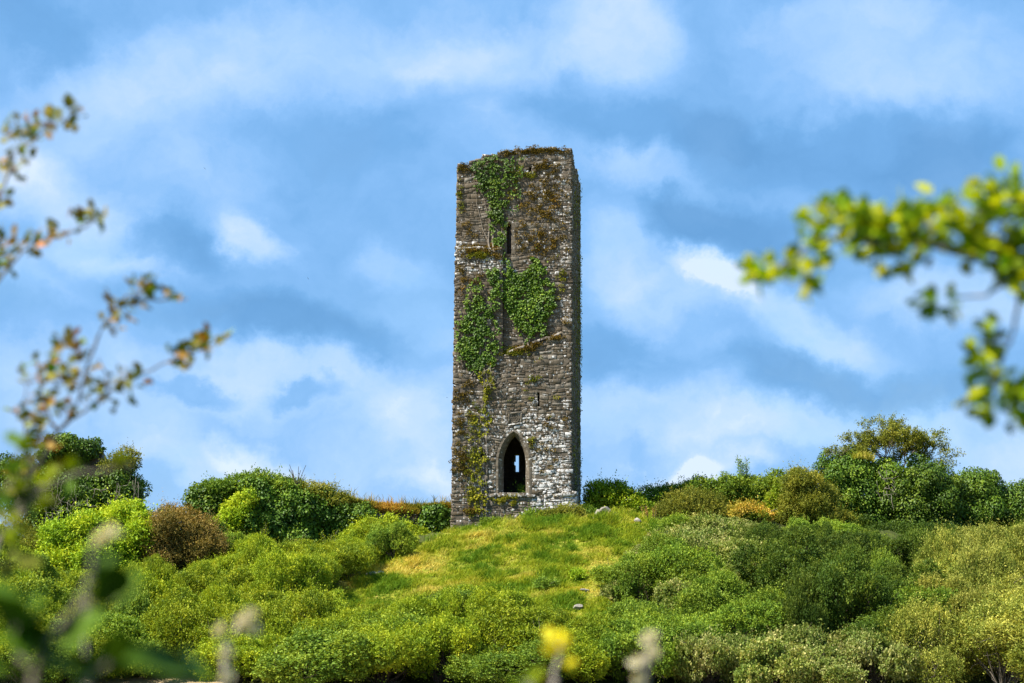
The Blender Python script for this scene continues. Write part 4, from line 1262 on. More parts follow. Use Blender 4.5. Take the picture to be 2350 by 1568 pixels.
for i in range(4): proto('scrub', i, 6000, 2.1, 2.3, 'scrub', .090, .55, .19, 6, .6, 9, BARKD)
for i in range(3): proto('green', i, 5200, 1.9, 2.2, 'green', .095, .6, .18, 6, .5, 9, BARKD)
for i in range(3): proto('dark', i, 6200, 2.1, 2.7, 'dark', .085, .6, .19, 6, .5, 9, BARKD)
for i in range(3): proto('bramble', i, 4800, 2.1, 1.4, 'bramble', .090, .75, .16, 6, .2, 11, BARKD, .36)
for i in range(3): proto('willow', i, 5200, 2.3, 3.0, 'willow', .120, .42, .30, 6, .7, 10, BARK)
NAMES = {'scrub': 'scrub_bush', 'green': 'leafy_bush', 'dark': 'hawthorn_bush', 'bramble': 'bramble_bush', 'willow': 'willow_bush'}
PLACED = []


def put_bush(kind, x, y, w, h, label, group, rng):
    fm_, sm_, rx, hh = PROTO[kind][rng.integers(0, len(PROTO[kind]))]
    z = float(height(x, y))
    root = plant(NAMES[kind], label, 'bush', (x, y, z - .05), group, rng.uniform(0, 6.28))
    root.scale = (w / rx * rng.uniform(.85, 1.15), w / rx * rng.uniform(.85, 1.15), h / hh)
    for nm, me in (('foliage', fm_), ('stems', sm_)):
        o = bpy.data.objects.new(nm, me); COL.objects.link(o); o.parent = root


CLEAR = [np.array([(745, 1380), (780, 1345), (830, 1306), (905, 1272), (1000, 1236), (1030, 1150), (1345, 1120), (1350, 1190), (1500, 1182), (1500, 1225), (1430, 1265), (1395, 1300), (1390, 1345), (1425, 1372),
                   (1395, 1412), (1335, 1420), (1262, 1402), (1195, 1364), (1150, 1348), (1010, 1350), (880, 1384), (800, 1398)], float),
         np.array([(415, 1080), (1040, 1130), (1040, 1230), (975, 1225), (880, 1190), (830, 1190), (800, 1240), (700, 1245), (560, 1225), (415, 1170)], float),
         np.array([(330, 1150), (505, 1150), (505, 1290), (350, 1300)], float),
         np.array([(95, 1160), (340, 1160), (340, 1290), (220, 1315), (100, 1300)], float),
         np.array([(0, 950), (330, 950), (330, 1210), (0, 1235)], float),
         np.array([(1350, 1080), (1920, 1030), (1920, 1180), (1780, 1196), (1690, 1196), (1640, 1185), (1500, 1180), (1350, 1180)], float),
         np.array([(1920, 980), (2360, 980), (2360, 1195), (2200, 1216), (2060, 1214), (1920, 1212)], float)]


ORD = ['leftmost', 'second', 'third', 'fourth', 'fifth', 'sixth', 'seventh', 'eighth', 'ninth', 'tenth', 'eleventh', 'twelfth']
LOOK = {'scrub': 'yellow green scrub bush', 'green': 'leafy green bush', 'dark': 'dark green hawthorn bush', 'bramble': 'pale flecked bramble bush', 'willow': 'pale olive willow bush'}
LAND = [(60, 1290, 'under the left stump'), (60, 1430, 'behind the large blurred leaves'), (150, 1530, 'in the bottom left corner'), (220, 1420, 'below the lime green elder'), (400, 1350, 'below the rust brown hawthorn'),
        (360, 1440, 'midway down the left slope'), (330, 1530, 'low on the left slope'), (560, 1290, 'before the long ivied wall'), (690, 1330, 'left of the grass mound'), (560, 1400, 'above the left seed stalk'), (540, 1510, 'behind the left seed stalk'),
        (720, 1420, 'below the left tip of the grass'), (720, 1520, 'at the slope foot past the left stalk'), (900, 1420, 'below the left part of the grass'), (900, 1520, 'at the slope foot below the left grass'), (1070, 1400, 'directly below the tower'),
        (1080, 1510, 'at the slope foot below the tower'), (1240, 1440, 'above the yellow sprig'), (1280, 1530, 'behind the yellow sprig'), (1400, 1450, 'below the footpath'), (1480, 1530, 'behind the right seed stalk'), (1500, 1270, 'right of the crest boulders'),
        (1490, 1370, 'right of the footpath'), (1640, 1270, 'below the olive skyline bush'), (1640, 1370, 'midway down right of the grass'), (1640, 1470, 'low on the slope right of the footpath'), (1680, 1550, 'right of the right seed stalk'), (1780, 1290, 'below the orange tipped bush'),
        (1800, 1400, 'midway down the right slope'), (1860, 1500, 'low on the right slope'), (1920, 1280, 'below the tall olive hawthorn'), (2000, 1360, 'under the big ivy trees'), (2010, 1460, 'below the young pale tree'), (2060, 1550, 'at the foot of the right slope'),
        (2200, 1270, 'under the right ivy trees'), (2200, 1360, 'beside the dark thicket at right'), (2200, 1470, 'low in the right thicket'), (2220, 1550, 'at the bottom of the right thicket'), (2320, 1290, 'high at the right edge'), (2330, 1400, 'halfway down the right edge'), (2330, 1520, 'in the bottom right corner')]


def kind_at(px, py, rng):
    """which growth the photo shows at a place"""
    if px > 2110 and py > 1230 and px > 2110 + max(0, (1330 - py)) * .6: return 'willow'
    if py > 1490 and px > 1540: return 'bramble'
    if px > 1420:
        if px < 1760 and py < 1440 and rng.uniform() < .75: return 'bramble'
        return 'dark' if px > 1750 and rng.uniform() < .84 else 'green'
    if py > 1500 and rng.uniform() < .35: return 'green'
    if px < 240 and rng.uniform() < .35: return 'green'
    return 'scrub' if rng.uniform() < .9 else 'green'


def scatter():
    rng = rng_(777); pts = []; items = []
    M_ = 9000
    yy = np.where(rng.uniform(size=M_) < .12, rng.uniform(68.9, 70.6, M_), rng.uniform(70.2, 99.5, M_)); xx = rng.uniform(-.285, .285, M_) * yy; zz = height(xx, yy)
    gx, gy = topx(np.c_[xx, yy, zz])
    for x, y, z, px, py in zip(xx, yy, zz, gx, gy):
        if len(items) >= 300: break
        kind = kind_at(px, py - 45, rng)
        w = rng.uniform(1.0, 1.9); h = {'scrub': rng.uniform(1.4, 2.8), 'green': rng.uniform(1.3, 2.6), 'dark': rng.uniform(1.7, 3.4), 'bramble': rng.uniform(.9, 1.7), 'willow': rng.uniform(2.0, 3.5)}[kind]
        if y < 73.5: w = rng.uniform(1.3, 2.1); h = h * .6 + .7
        if -15.2 < x < -10.6 and y < 71.0: continue
        # do not hide what the photo shows open: the mound, the walls, the single bushes
        ok = False
        for shrink in (1.0, .74, .52):
            hh, ww = h * shrink, w * (.5 + .5 * shrink)
            P = np.array([(x, y, z + hh), (x - ww * .7, y, z + hh * .72), (x + ww * .7, y, z + hh * .72), (x - ww * .95, y, z + hh * .45), (x + ww * .95, y, z + hh * .45), (x, y, z + hh * .5), (x, y, z + .3)])
            qx, qy = topx(P)
            if not any(inside(qx, qy, c).any() for c in CLEAR): ok = True; break
        if not ok: continue
        dmin = {'dark': 1.08, 'willow': 1.0}.get(kind, .95) * ww
        if pts:
            a = np.array(pts)
            if (((x - a[:, 0]) ** 2 + (y - a[:, 1]) ** 2) < (dmin * .5 + a[:, 2] * .5) ** 2).any(): continue
        pts.append((x, y, dmin))
        cx, cy = topx(np.array([x, y, z + hh * .7]))
        zone = min(LAND, key=lambda l: (l[0] - cx) ** 2 + (1.5 * (l[1] - cy)) ** 2)[2]
        items.append((kind, x, y, ww, hh, zone, float(cx)))
    # leave out what other bushes hide completely
    seen = np.zeros((160, 240), bool); keep = []
    gy_, gx_ = np.mgrid[0:160, 0:240] * 10 + 5
    for it in sorted(items, key=lambda i: i[2]):
        c = np.array([it[1], it[2], float(height(it[1], it[2])) + it[4] * .5]); a, b = topx(c); ra, rb_ = it[3] * FPX / it[2], it[4] * .5 * FPX / it[2]
        m = ((gx_ - a) / ra) ** 2 + ((gy_ - b) / rb_) ** 2 < 1; m &= (gx_ < 2350) & (gy_ < 1568)
        vis = (m & ~seen).sum() / max(1, m.sum()); 
        if m.sum() and vis > .12: keep.append(it); seen |= (((gx_ - a) / ra) ** 2 + ((gy_ - b) / rb_) ** 2 < .8)
    items = keep
    by = {}
    for it in items: by.setdefault((it[0], it[5]), []).append(it)
    for (kind, zone), L in by.items():
        L.sort(key=lambda i: i[6])
        for i, it in enumerate(L):
            lab = LOOK[kind] + ' ' + zone
            if len(L) > 1: lab += ', ' + ('leftmost of them' if i == 0 else 'rightmost of them' if i == len(L) - 1 else ORD[min(i, 11)] + ' from the left')
            put_bush(kind, it[1], it[2], it[3], it[4], lab, LOOK[kind] + 'es on the slope', rng)


scatter()

# ------------------------------------------------------------------ grass
def blades(P, D, L, W, tint, rng):
    """bent grass blades, two triangles each"""
    D = nrm(D); S = nrm(np.cross(D, rng.normal(size=D.shape))); L = L[:, None]; W = W[:, None]
    mid = P + D * L * .55; bend = nrm(np.c_[rng.normal(0, 1, (len(P), 2)), np.zeros(len(P))]) * L * .28
    tip = P + D * L + bend - np.array([[0, 0, .12]]) * L
    V = np.stack([P - S * W * .5, P + S * W * .5, mid + S * W * .4, tip, mid - S * W * .4], 1).reshape(-1, 3)
    i = np.arange(len(P))[:, None] * 5
    F = np.concatenate([i + [[0, 1, 2]], i + [[0, 2, 4]], i + [[4, 2, 3]]], 1).reshape(-1, 3)
    return V, F, np.repeat(np.clip(tint, 0, 1), 5)


def mound_grass():
    rng = rng_(301)
    n = 60000
    y = rng.uniform(75, 99.5, n); x = rng.uniform(-10.5, 9.5, n); z = height(x, y)
    px, py = topx(np.c_[x, y, z])
    grow = np.array(MOUND) + np.array([[0, 8]])
    ok = inside(px + rng.normal(0, 9, n), py + rng.normal(0, 6, n), grow)
    l = w2l(np.c_[x, y, z]); ok &= ~((l[:, 0] > -3.2) & (l[:, 0] < 3.2) & (l[:, 1] > -.3) & (l[:, 1] < DEP + .3))
    x, y, z = x[ok], y[ok], z[ok]; n = len(x); q = np.c_[x, y]
    k = 6
    tall = fbm(q * .8, 41, 3); dry = fbm(q * .55, 43, 4) + .18 * (fbm(q * 2.6, 44, 2) - .5); tus = vnoise(q * 1.5, 47)
    path = np.exp(-((px[ok] - (1345 + 22 * np.sin(py[ok] / 34))) / 15) ** 2) * (py[ok] > 1225)
    hgt = (.11 + .50 * np.clip(tall - .32, 0, 1) + .22 * (tus > .70)) * (1 - .65 * path)
    P = np.repeat(np.c_[x, y, z], k, 0) + np.c_[rng.normal(0, .06, (n * k, 2)), np.zeros(n * k)]
    D = np.array([[0, 0, 1.]]) + np.c_[rng.normal(0, .45, (n * k, 2)), np.zeros(n * k)] + np.array([[.18, 0, 0]])
    t = .42 + 1.9 * (dry - .5) + .24 * path - .30 * (tus > .72) * 1.0
    T_ = np.repeat(t, k) + rng.normal(0, .11, n * k)
    V, F, tt = blades(P, D, np.repeat(hgt, k) * rng.uniform(.6, 1.3, n * k), rng.uniform(.016, .032, n * k), T_, rng)
    tag(mk('meadow_grass', V, F, LM['grass'], None, {'tint': tt}), 'long yellow green grass with dry patches on the mound', 'grass', kind='stuff')


mound_grass()


def fringe(name, label, line, Y, n, mat, lo, hi, seed, depth=.8, w=.02, stalk=0):
    """grass growing along the top of a wall, line in pixels"""
    rng = rng_(seed); line = np.array(line, float)
    px = rng.uniform(line[0, 0], line[-1, 0], n); py = np.interp(px, line[:, 0], line[:, 1]) + rng.normal(0, 2.5, n)
    yy = Y + rng.uniform(-.15, depth, n)
    P = np.array([at(a, b, c) for a, b, c in zip(px, py, yy)])
    D = np.array([[0, -.25, 1.]]) + rng.normal(0, .5, (n, 3)) * [1, .7, .3]
    L = rng.uniform(lo, hi, n); 
    if stalk: m = rng.uniform(size=n) < stalk; L = np.where(m, L * 2.6, L); D = np.where(m[:, None], D * [.25, .25, 1], D)
    V, F, t = blades(P, D, L, np.full(n, w) * rng.uniform(.6, 1.4, n), .15 + .55 * rng.uniform(0, 1, n) + 1.2 * (fbm(P * .8, seed, 2) - .45), rng)
    return tag(mk(name, V, F, LM[mat], None, {'tint': t}), label, 'grass', kind='stuff')


fringe('wall_top_grass', 'rusty orange grass and stonecrop along the low wall beside the tower', [(840, 1162), (880, 1163), (930, 1166), (970, 1166), (1036, 1162)], 101.0, 5200, 'rustgrass', .10, .30, 311, .9, .03, .05)
fringe('wall_top_grass', 'olive and rust grass on the crest of the long ruined wall', [(700, 1132), (740, 1142), (790, 1146), (830, 1156), (860, 1162)], 99.9, 3600, 'rustgrass', .10, .32, 313, 1.0, .03, .04)
fringe('wall_top_grass', 'dry brown grass on the left end of the long ruined wall', [(470, 1134), (520, 1132), (560, 1140)], 99.3, 1300, 'rustgrass', .10, .26, 315, .8, .03)
fringe('ledge_weeds', 'rusty overhanging growth below the crest of the low wall', [(850, 1170), (900, 1172), (960, 1176)], 100.75, 1500, 'rustgrass', .12, .3, 317, .1, .03)
fringe('dry_grass', 'tuft of dry yellowish grass on the big ivy tree', [(1955, 1052), (1990, 1050), (2005, 1058)], 100.4, 500, 'grass', .2, .5, 319, .8, .03)
fringe('field_grass', 'dry straw grass along the bottom left edge of the field', [(40, 1561), (250, 1562), (520, 1566)], 72.3, 4200, 'pale', .10, .24, 321, .9, .02)


def small_px(name, label, px, py, hw, hh, Y, mat, n, seed, cat='weed', leaf=.08, up=.7):
    return shrub_px(name, label, cat, [(px, py, hw, hh), (px - hw * .5, py + hh * .3, hw * .55, hh * .7), (px + hw * .5, py + hh * .25, hw * .55, hh * .75)], Y, mat, n, None, seed, 3, leaf, .5, .2, 6, up, r0=.02, ntw=1)


small_px('nettle_clump', 'nettles and weeds at the foot of the tower below the arch', 1225, 1186, 24, 10, 97.0, 'green', 420, 331)
small_px('nettle_clump', 'brownish dock leaves at the middle of the tower foot', 1262, 1184, 20, 11, 96.9, 'hawth', 380, 332)
small_px('nettle_clump', 'taller weed clump at the right corner of the tower foot', 1305, 1178, 30, 17, 96.9, 'hawth', 800, 333)
small_px('nettle_clump', 'low weeds in the shade at the left of the tower foot', 1128, 1202, 24, 8, 97.0, 'green', 360, 334)
small_px('nettle_clump', 'weeds between the tower corner and the blossoming elder', 1345, 1180, 18, 14, 97.6, 'green', 380, 335)
small_px('grass_tussock', 'dark green tussock bush in the lower middle of the mound', 1255, 1352, 24, 20, 82.6, 'green', 800, 336, 'tussock', .07)
small_px('grass_tussock', 'upright bright green tussock beside the footpath', 1330, 1330, 16, 18, 84.5, 'elder', 420, 337, 'tussock', .07)
small_px('grass_tussock', 'small dark tussock on the right edge of the grass', 1412, 1320, 26, 12, 85.0, 'green', 420, 338, 'tussock', .07)
small_px('sill_fern', 'green fern growing on the sill inside the arch', 1200, 1126, 7, 9, 98.6, 'ivy', 60, 339, 'fern', .1)


def dock(name, label, px, py, Y, n, seed):
    rng = rng_(seed); b = at(px, py, Y); b[2] = float(height(b[0], b[1])); parts = []; Ps = []
    for i in range(n):
        o = np.array([rng.normal(0, .3), rng.normal(0, .2), 0]); h = rng.uniform(.5, .95)
        e = o + np.array([rng.normal(0, .08), rng.normal(0, .05), h]); parts.append(tube(np.array([o - [0, 0, .1], (o + e) / 2, e]), [.012, .01, .006], 4))
        f = rng.uniform(.35, 1, (26, 1)); Ps.append(o + (e - o) * f + rng.normal(0, .025, (26, 3)))
    V, F = joinm(parts); root = plant(name, label, 'weed', b); mk('stalks', V, F, BARKD, root)
    P = np.concatenate(Ps); m = len(P); V, F, t = leaves(P, nrm(rng.normal(size=(m, 3)) + [0, 0, .6]), nrm(rng.normal(size=(m, 3))), np.full(m, .07), np.full(m, .04), rng.uniform(.5, 1, m))
    mk('seed_heads', V, F, LM['brown'], root, {'tint': t})


dock('dock_weed', 'rust red dock stalks on the skyline edge of the mound', 1482, 1202, 95.5, 9, 341)


# ------------------------------------------------------------------ rocks
def rock(name, label, px, py, Y, w, h, d, seed, sink=.3, parent_group=None):
    import bmesh
    rg = rng_(seed); bm = bmesh.new(); bmesh.ops.create_icosphere(bm, subdivisions=3, radius=1)
    V = np.array([v.co[:] for v in bm.verts]); N_ = nrm(rg.normal(size=(11, 3)))
    for nn in N_:
        c = rg.uniform(.52, .86); q = V @ nn; V = V - np.clip(q - c, 0, None)[:, None] * nn
    V = V * (1 + .10 * (fbm(V * 2.2 + 7, seed, 3) - .5)[:, None])
    V = V * np.array([w, d, h]) / 2 * .82
    for v, c in zip(bm.verts, V): v.co = c
    me = bpy.data.meshes.new(name); bm.to_mesh(me); bm.free(); me.materials.append(ROCK)
    o = bpy.data.objects.new(name, me); COL.objects.link(o)
    p = at(px, py, Y); z = float(height(p[0], p[1])); o.location = (p[0], p[1], z + h * (.5 - sink)); o.rotation_euler = (rg.uniform(-.2, .2), rg.uniform(-.2, .2), rg.uniform(0, 6.28))
    tag(o, label, 'rock'); return o


rock('boulder', 'largest pale boulder on the crest of the mound', 1392, 1205, 95.8, .85, .55, .6, 351, .15)
rock('boulder', 'pale block touching the left of the largest boulder', 1371, 1203, 95.9, .5, .52, .5, 352, .12)
rock('boulder', 'small white stone left below the crest boulders', 1362, 1218, 94.6, .32, .26, .3, 353, .2)
rock('boulder', 'flat pale stone on the footpath under the crest boulders', 1357, 1240, 92.6, .65, .24, .4, 354, .2)
rock('boulder', 'small grey stone right of the crest boulders', 1464, 1222, 94.3, .5, .38, .4, 355, .2)
rock('boulder', 'flat white stone low on the footpath', 1343, 1362, 81.9, .8, .26, .45, 356, .15)
rock('boulder', 'lowest pale stone at the bottom of the footpath', 1328, 1402, 79.4, .62, .32, .4, 357, .15)
rock('boulder', 'tiny pale stone in the grass in front of the tower', 1185, 1216, 95.2, .24, .24, .22, 358, .15)
rock('boulder', 'weathered rubble lump at the left end of the grass mound', 852, 1313, 88.5, 1.0, .5, .7, 359, .25)
rock('boulder', 'second rubble lump beside the left end of the grass mound', 872, 1307, 88.8, .6, .42, .5, 360, .25)
rock('boulder', 'pale stone half hidden at the bottom middle of the picture', 968, 1556, 72.6, .7, .4, .5, 361, .15)


# bare vines hanging on the left stump
def vines(name, label, box, Y, n, seed, ln=(.6, 1.6)):
    rng = rng_(seed); parts = []; P0 = []
    for _ in range(n):
        p = at(rng.uniform(box[0], box[2]), rng.uniform(box[1], box[3]), Y + rng.uniform(-.25, .1)); d = nrm(np.array([rng.normal(0, .7), -.1, -1.0 + rng.normal(0, .5)]))
        Q = [p]; L = rng.uniform(*ln)
        for i in range(6): d = nrm(d + rng.normal(0, .35, 3) * [1, .3, 1]); Q.append(Q[-1] + d * L / 6)
        parts.append((np.array(Q), np.linspace(.012, .004, 7)))
    base = at((box[0] + box[2]) / 2, box[3], Y); base[2] = float(height(base[0], base[1]))
    V, F = joinm([tube(q - base, r, 4) for q, r in parts])
    root = tag(empty(name, base), label, 'vine'); mk('bare_stems', V, F, VINE, root)


vines('bare_vine', 'tangle of bare grey vine stems on the left stump', (60, 1095, 320, 1180), 97.0, 60, 371)
vines('bare_vine', 'dead brown vine stems on the big ivy tree', (2010, 1070, 2050, 1140), 99.6, 18, 373, (.4, .9))
vines('bare_vine', 'withered ivy stems below the left ivy on the tower', (1100, 838, 1165, 880), 97.6, 20, 375, (.4, 1.0))


# ------------------------------------------------------------------ birds
def bird(label, px, py, Y, span, rz, roll, seed):
    root = tag(empty('bird', at(px, py, Y), rz), label, 'bird', 'birds in flight'); root.rotation_euler = (0.15, roll, rz)
    M = Mat('feathers_dark') if 'feathers_dark' not in bpy.data.materials else None
    m = M.done(M.bsdf((.02, .02, .025), .7)) if M else bpy.data.materials['feathers_dark']
    s = span
    V, F = tube(np.array([[0, .24, 0], [0, .18, .01], [0, .05, 0], [0, -.12, 0], [0, -.22, .01]]) * s, np.array([.005, .045, .055, .03, .008]) * s, 7); mk('body', V, F, m, root, smooth=True)
    for sg in (-1, 1):
        top = np.array([[0, .10, .01], [.22, .14, .06], [.50, -.04, .02], [.24, .02, .05], [0, -.06, .0]]) * s * [sg, 1, 1]
        V = np.concatenate([top, top - [0, 0, .012 * s]]); n = 5
        F = [list(range(n)), list(range(n, 2 * n))[::-1]] + [[i, (i + 1) % n, n + (i + 1) % n, n + i] for i in range(n)]
        mk('wing', V, F, m, root)
    t = np.array([[-.02, -.18, 0], [.02, -.18, 0], [.07, -.36, 0], [0, -.27, 0], [-.07, -.36, 0]]) * s
    V = np.concatenate([t, t - [0, 0, .008 * s]]); F = [list(range(5)), list(range(5, 10))[::-1]] + [[i, (i + 1) % 5, 5 + (i + 1) % 5, 5 + i] for i in range(5)]
    mk('tail', V, F, m, root)


bird('dark swallow gliding high in the sky left of the tower', 470, 387, 170, .34, .6, .7, 1)
bird('dark swallow banking in the sky nearer the tower', 707, 639, 170, .34, 2.6, -.9, 2)
bird('tiny dark bird flying just left of the tower', 1026, 913, 190, .30, 1.5, .1, 3)


# ------------------------------------------------------------------ blurred plants close to the camera
def leaf_mesh(name, mat, kind, seed):
    """one leaf 1 long, midrib on +Y, folded and curled"""
    rg = rng_(seed)
    if kind == 'haw':
        half = [(0, 0), (.05, .12), (.20, .20), (.33, .36), (.20, .42), (.36, .62), (.20, .66), (.22, .84), (.08, .90), (0, 1.0)]
    else:
        half = [(0, 0), (.12, .06), (.30, .22), (.38, .42), (.34, .62), (.22, .82), (.09, .94), (0, 1.0)]
    n = len(half); V, F = [], []
    for x, y in half: V.append((0, y, -.10 * y * y)); V.append((x, y, .28 * x - .10 * y * y + rg.normal(0, .012))); V.append((-x, y, .28 * x - .10 * y * y + rg.normal(0, .012)))
    for i in range(n - 1):
        a, b = 3 * i, 3 * i + 3
        F += [[a, a + 1, b + 1, b], [a, b, b + 2, a + 2]]
    m = len(V); V = V + [(x, y, z - .012) for x, y, z in V]; F = F + [[q + m for q in f][::-1] for f in F]
    return mk_mesh('leaf', V, F, mat, {'tint': np.full(2 * m, rg.uniform(0, 1))}, True)


def near_plant(name, label, cat, Y, limbs, clusters, mats, lsize, seed, root_px, bark, kind='haw', rr=.0035, part='leaf', wid=1.0, mult=1):
    """limbs: pixel polylines (px, py [, dY]); clusters: (px, py, hw, hh, count); all at about distance Y"""
    rng = rng_(seed)
    bx = at(root_px, 1500, Y)[0]; base = np.array([bx, Y, float(height(bx, Y))])
    root = plant(name, label, cat, base)
    pts = []
    for li, lb_ in enumerate(limbs):
        Q = np.array([at(p[0], p[1], Y + (p[2] if len(p) > 2 else 0)) for p in lb_])
        # finer, slightly crooked line
        t = np.linspace(0, len(Q) - 1, (len(Q) - 1) * 4 + 1); Qf = np.stack([np.interp(t, np.arange(len(Q)), Q[:, a]) for a in range(3)], 1)
        Qf[1:-1] += rng.normal(0, rr * .6, Qf[1:-1].shape)
        r = np.linspace(1.0, .4, len(Qf)) * rr * (1.6 if li == 0 else 1.0)
        V, F = tube(Qf - base, r, 7); mk('stem' if li == 0 else 'twig', V, F, bark, root, smooth=True)
        pts.append(Qf)
    # main stem down to the ground
    s = pts[0][0]; V, F = tube(np.array([base + [0, 0, -.1] - base, (s - base) * .5 + [.04, .02, 0], s - base]), [rr * 3, rr * 2.4, rr * 1.7], 8); mk('trunk', V, F, bark, root, smooth=True)
    A = np.concatenate(pts)
    pal = []
    for mi, mname in enumerate(mats):
        for v in range(4): pal.append(leaf_mesh('leaf', LM[mname], kind, seed * 10 + mi * 5 + v))
    cnt = 0; order = [(cl, i) for cl in clusters for i in range(cl[4] * mult)]
    rest_V, rest_F, rest_T, off = [], [], [], 0
    perm = rng.permutation(len(order))
    for oi in perm:
        (px, py, hw, hh, c, *rest), _ = order[oi]
        sz = rest[0] if rest else 1.0
        p = at(px + rng.normal(0, .42) * hw, py + rng.normal(0, .42) * hh, Y + rng.normal(0, .035 * Y / 3))
        j = np.argmin(((A - p) ** 2).sum(1)); out = p - A[j]; out = out / max(1e-6, np.linalg.norm(out))
        me = pal[rng.integers(0, len(pal))]
        d = nrm(out * .8 + rng.normal(0, .6, 3) + np.array([0, 0, .25])); up = nrm(rng.normal(0, .7, 3) + np.array([0, -.35, .8]))
        x = nrm(np.cross(d, up)); z = np.cross(x, d); k = lsize * sz * rng.uniform(.7, 1.25)
        Mx = Matrix(((x[0], d[0], z[0], 0), (x[1], d[1], z[1], 0), (x[2], d[2], z[2], 0), (0, 0, 0, 1)))
        Mx.translation = Vector(p - base); Mx = Mx @ Matrix.Diagonal((k * wid, k, k, 1))
        if cnt < 300:
            o = bpy.data.objects.new(part, me); COL.objects.link(o); o.parent = root; o.matrix_local = Mx
        else:
            co = np.empty(len(me.vertices) * 3, np.float32); me.vertices.foreach_get('co', co); co = co.reshape(-1, 3)
            m3 = np.array(Mx); rest_V.append(co @ m3[:3, :3].T + m3[:3, 3]); rest_F += [[q + off for q in pl.vertices] for pl in me.polygons]; off += len(co)
            rest_T.append(np.full(len(co), rng.uniform(0, 1)))
        cnt += 1
        # petiole back to the twig when the leaf stands off
        if cnt < 260 and np.linalg.norm(p - A[j]) > lsize * .9 and rng.uniform() < .5:
            V, F = tube(np.array([A[j] - base, (A[j] + p) / 2 - base + rng.normal(0, .003, 3), p - base]), [.0012, .001, .0007], 4)
            mk('leaf_stalk', V, F, bark, root)
    if rest_V:
        o = mk('leaves', np.concatenate(rest_V), rest_F, LM[mats[0]], root, {'tint': np.concatenate(rest_T)}, True); o['kind'] = 'stuff'
    return root


near_plant('hawthorn_tree', 'blurred leafy branch reaching in from the right edge', 'branch', 2.8,
           [[(2560, 700), (2450, 640), (2340, 620), (2230, 590), (2120, 560), (1990, 555), (1890, 545), (1830, 590), (1730, 640)],
            [(2350, 625), (2260, 680), (2170, 685)], [(2350, 640), (2325, 760), (2290, 850), (2300, 940)], [(2120, 560), (2160, 500), (2180, 470)], [(2340, 620), (2300, 520), (2330, 460)], [(1990, 555), (1930, 500), (1900, 470)]],
           [(1920, 490, 60, 40, 20), (1990, 520, 70, 50, 24), (2060, 560, 90, 60, 26), (2110, 520, 60, 70, 16), (2165, 490, 40, 50, 10), (1870, 560, 60, 50, 10), (1740, 630, 50, 30, 9), (1835, 600, 40, 40, 6), (1850, 655, 12, 12, 2), (2075, 620, 12, 16, 2),
            (2260, 480, 70, 60, 22), (2330, 470, 60, 70, 24), (2250, 570, 90, 60, 26), (2320, 610, 70, 60, 24), (2350, 550, 60, 60, 16), (2140, 690, 40, 20, 4), (2180, 700, 14, 30, 3),
            (2275, 770, 40, 40, 8), (2265, 840, 40, 50, 10), (2300, 900, 60, 60, 14), (2340, 930, 40, 60, 10), (2265, 930, 20, 20, 3)],
           ['near_r'], .028, 401, 2560, BARK, 'haw', .003, mult=3)
near_plant('hawthorn_bush', 'blurred hawthorn twigs with reddish young leaves at the left edge', 'bush', 4.0,
           [[(-30, 1330), (20, 1200), (70, 1090), (140, 985), (180, 920), (195, 850), (235, 750), (290, 680), (350, 690), (412, 680)],
            [(140, 985), (250, 900), (350, 845), (420, 815), (500, 785)], [(130, 990), (90, 900), (130, 830), (140, 780)], [(-30, 680), (50, 580), (110, 550), (180, 530), (240, 490)],
            [(-40, 600), (0, 440), (40, 350), (110, 300), (185, 255)], [(250, 900), (240, 860), (225, 820)], [(70, 1090), (55, 960), (60, 880)]],
           [(150, 260, 50, 30, 12), (90, 290, 60, 40, 16), (40, 320, 50, 50, 18), (15, 380, 40, 40, 10), (5, 450, 30, 40, 6), (205, 500, 50, 26, 16), (130, 535, 60, 26, 10), (80, 560, 40, 26, 8), (10, 560, 40, 40, 10), (15, 610, 50, 30, 10),
            (330, 660, 40, 30, 15), (280, 695, 40, 30, 8), (395, 680, 30, 14, 6), (255, 745, 30, 30, 6), (150, 810, 50, 50, 24), (130, 860, 60, 50, 20), (80, 860, 40, 50, 10), (190, 880, 50, 40, 10), (440, 800, 40, 20, 12), (480, 785, 36, 24, 14), (410, 825, 30, 20, 7),
            (300, 870, 60, 30, 12), (250, 895, 50, 40, 10), (140, 940, 80, 40, 16), (70, 950, 50, 50, 12), (90, 1010, 60, 50, 16), (60, 1080, 60, 60, 14, 1.2)],
           ['near_o', 'near_o', 'near_r', 'near_l'], .025, 403, -40, BARK, 'haw', .0028, mult=2)
near_plant('bramble_spray', 'blurred olive leaves drooping over the left stump', 'bramble', 2.6,
           [[(-60, 1330), (10, 1220), (90, 1120), (190, 1085), (300, 1068)], [(10, 1220), (60, 1140), (80, 1050)], [(-60, 1330), (-10, 1160), (30, 1100)]],
           [(80, 1080, 60, 60, 14), (50, 1140, 60, 60, 16), (20, 1210, 60, 50, 12), (170, 1085, 60, 24, 6), (290, 1068, 40, 16, 5), (-5, 1290, 40, 40, 6)], ['hawth', 'near_r', 'near_g'], .030, 405, -60, BARK, 'haw', .0025)
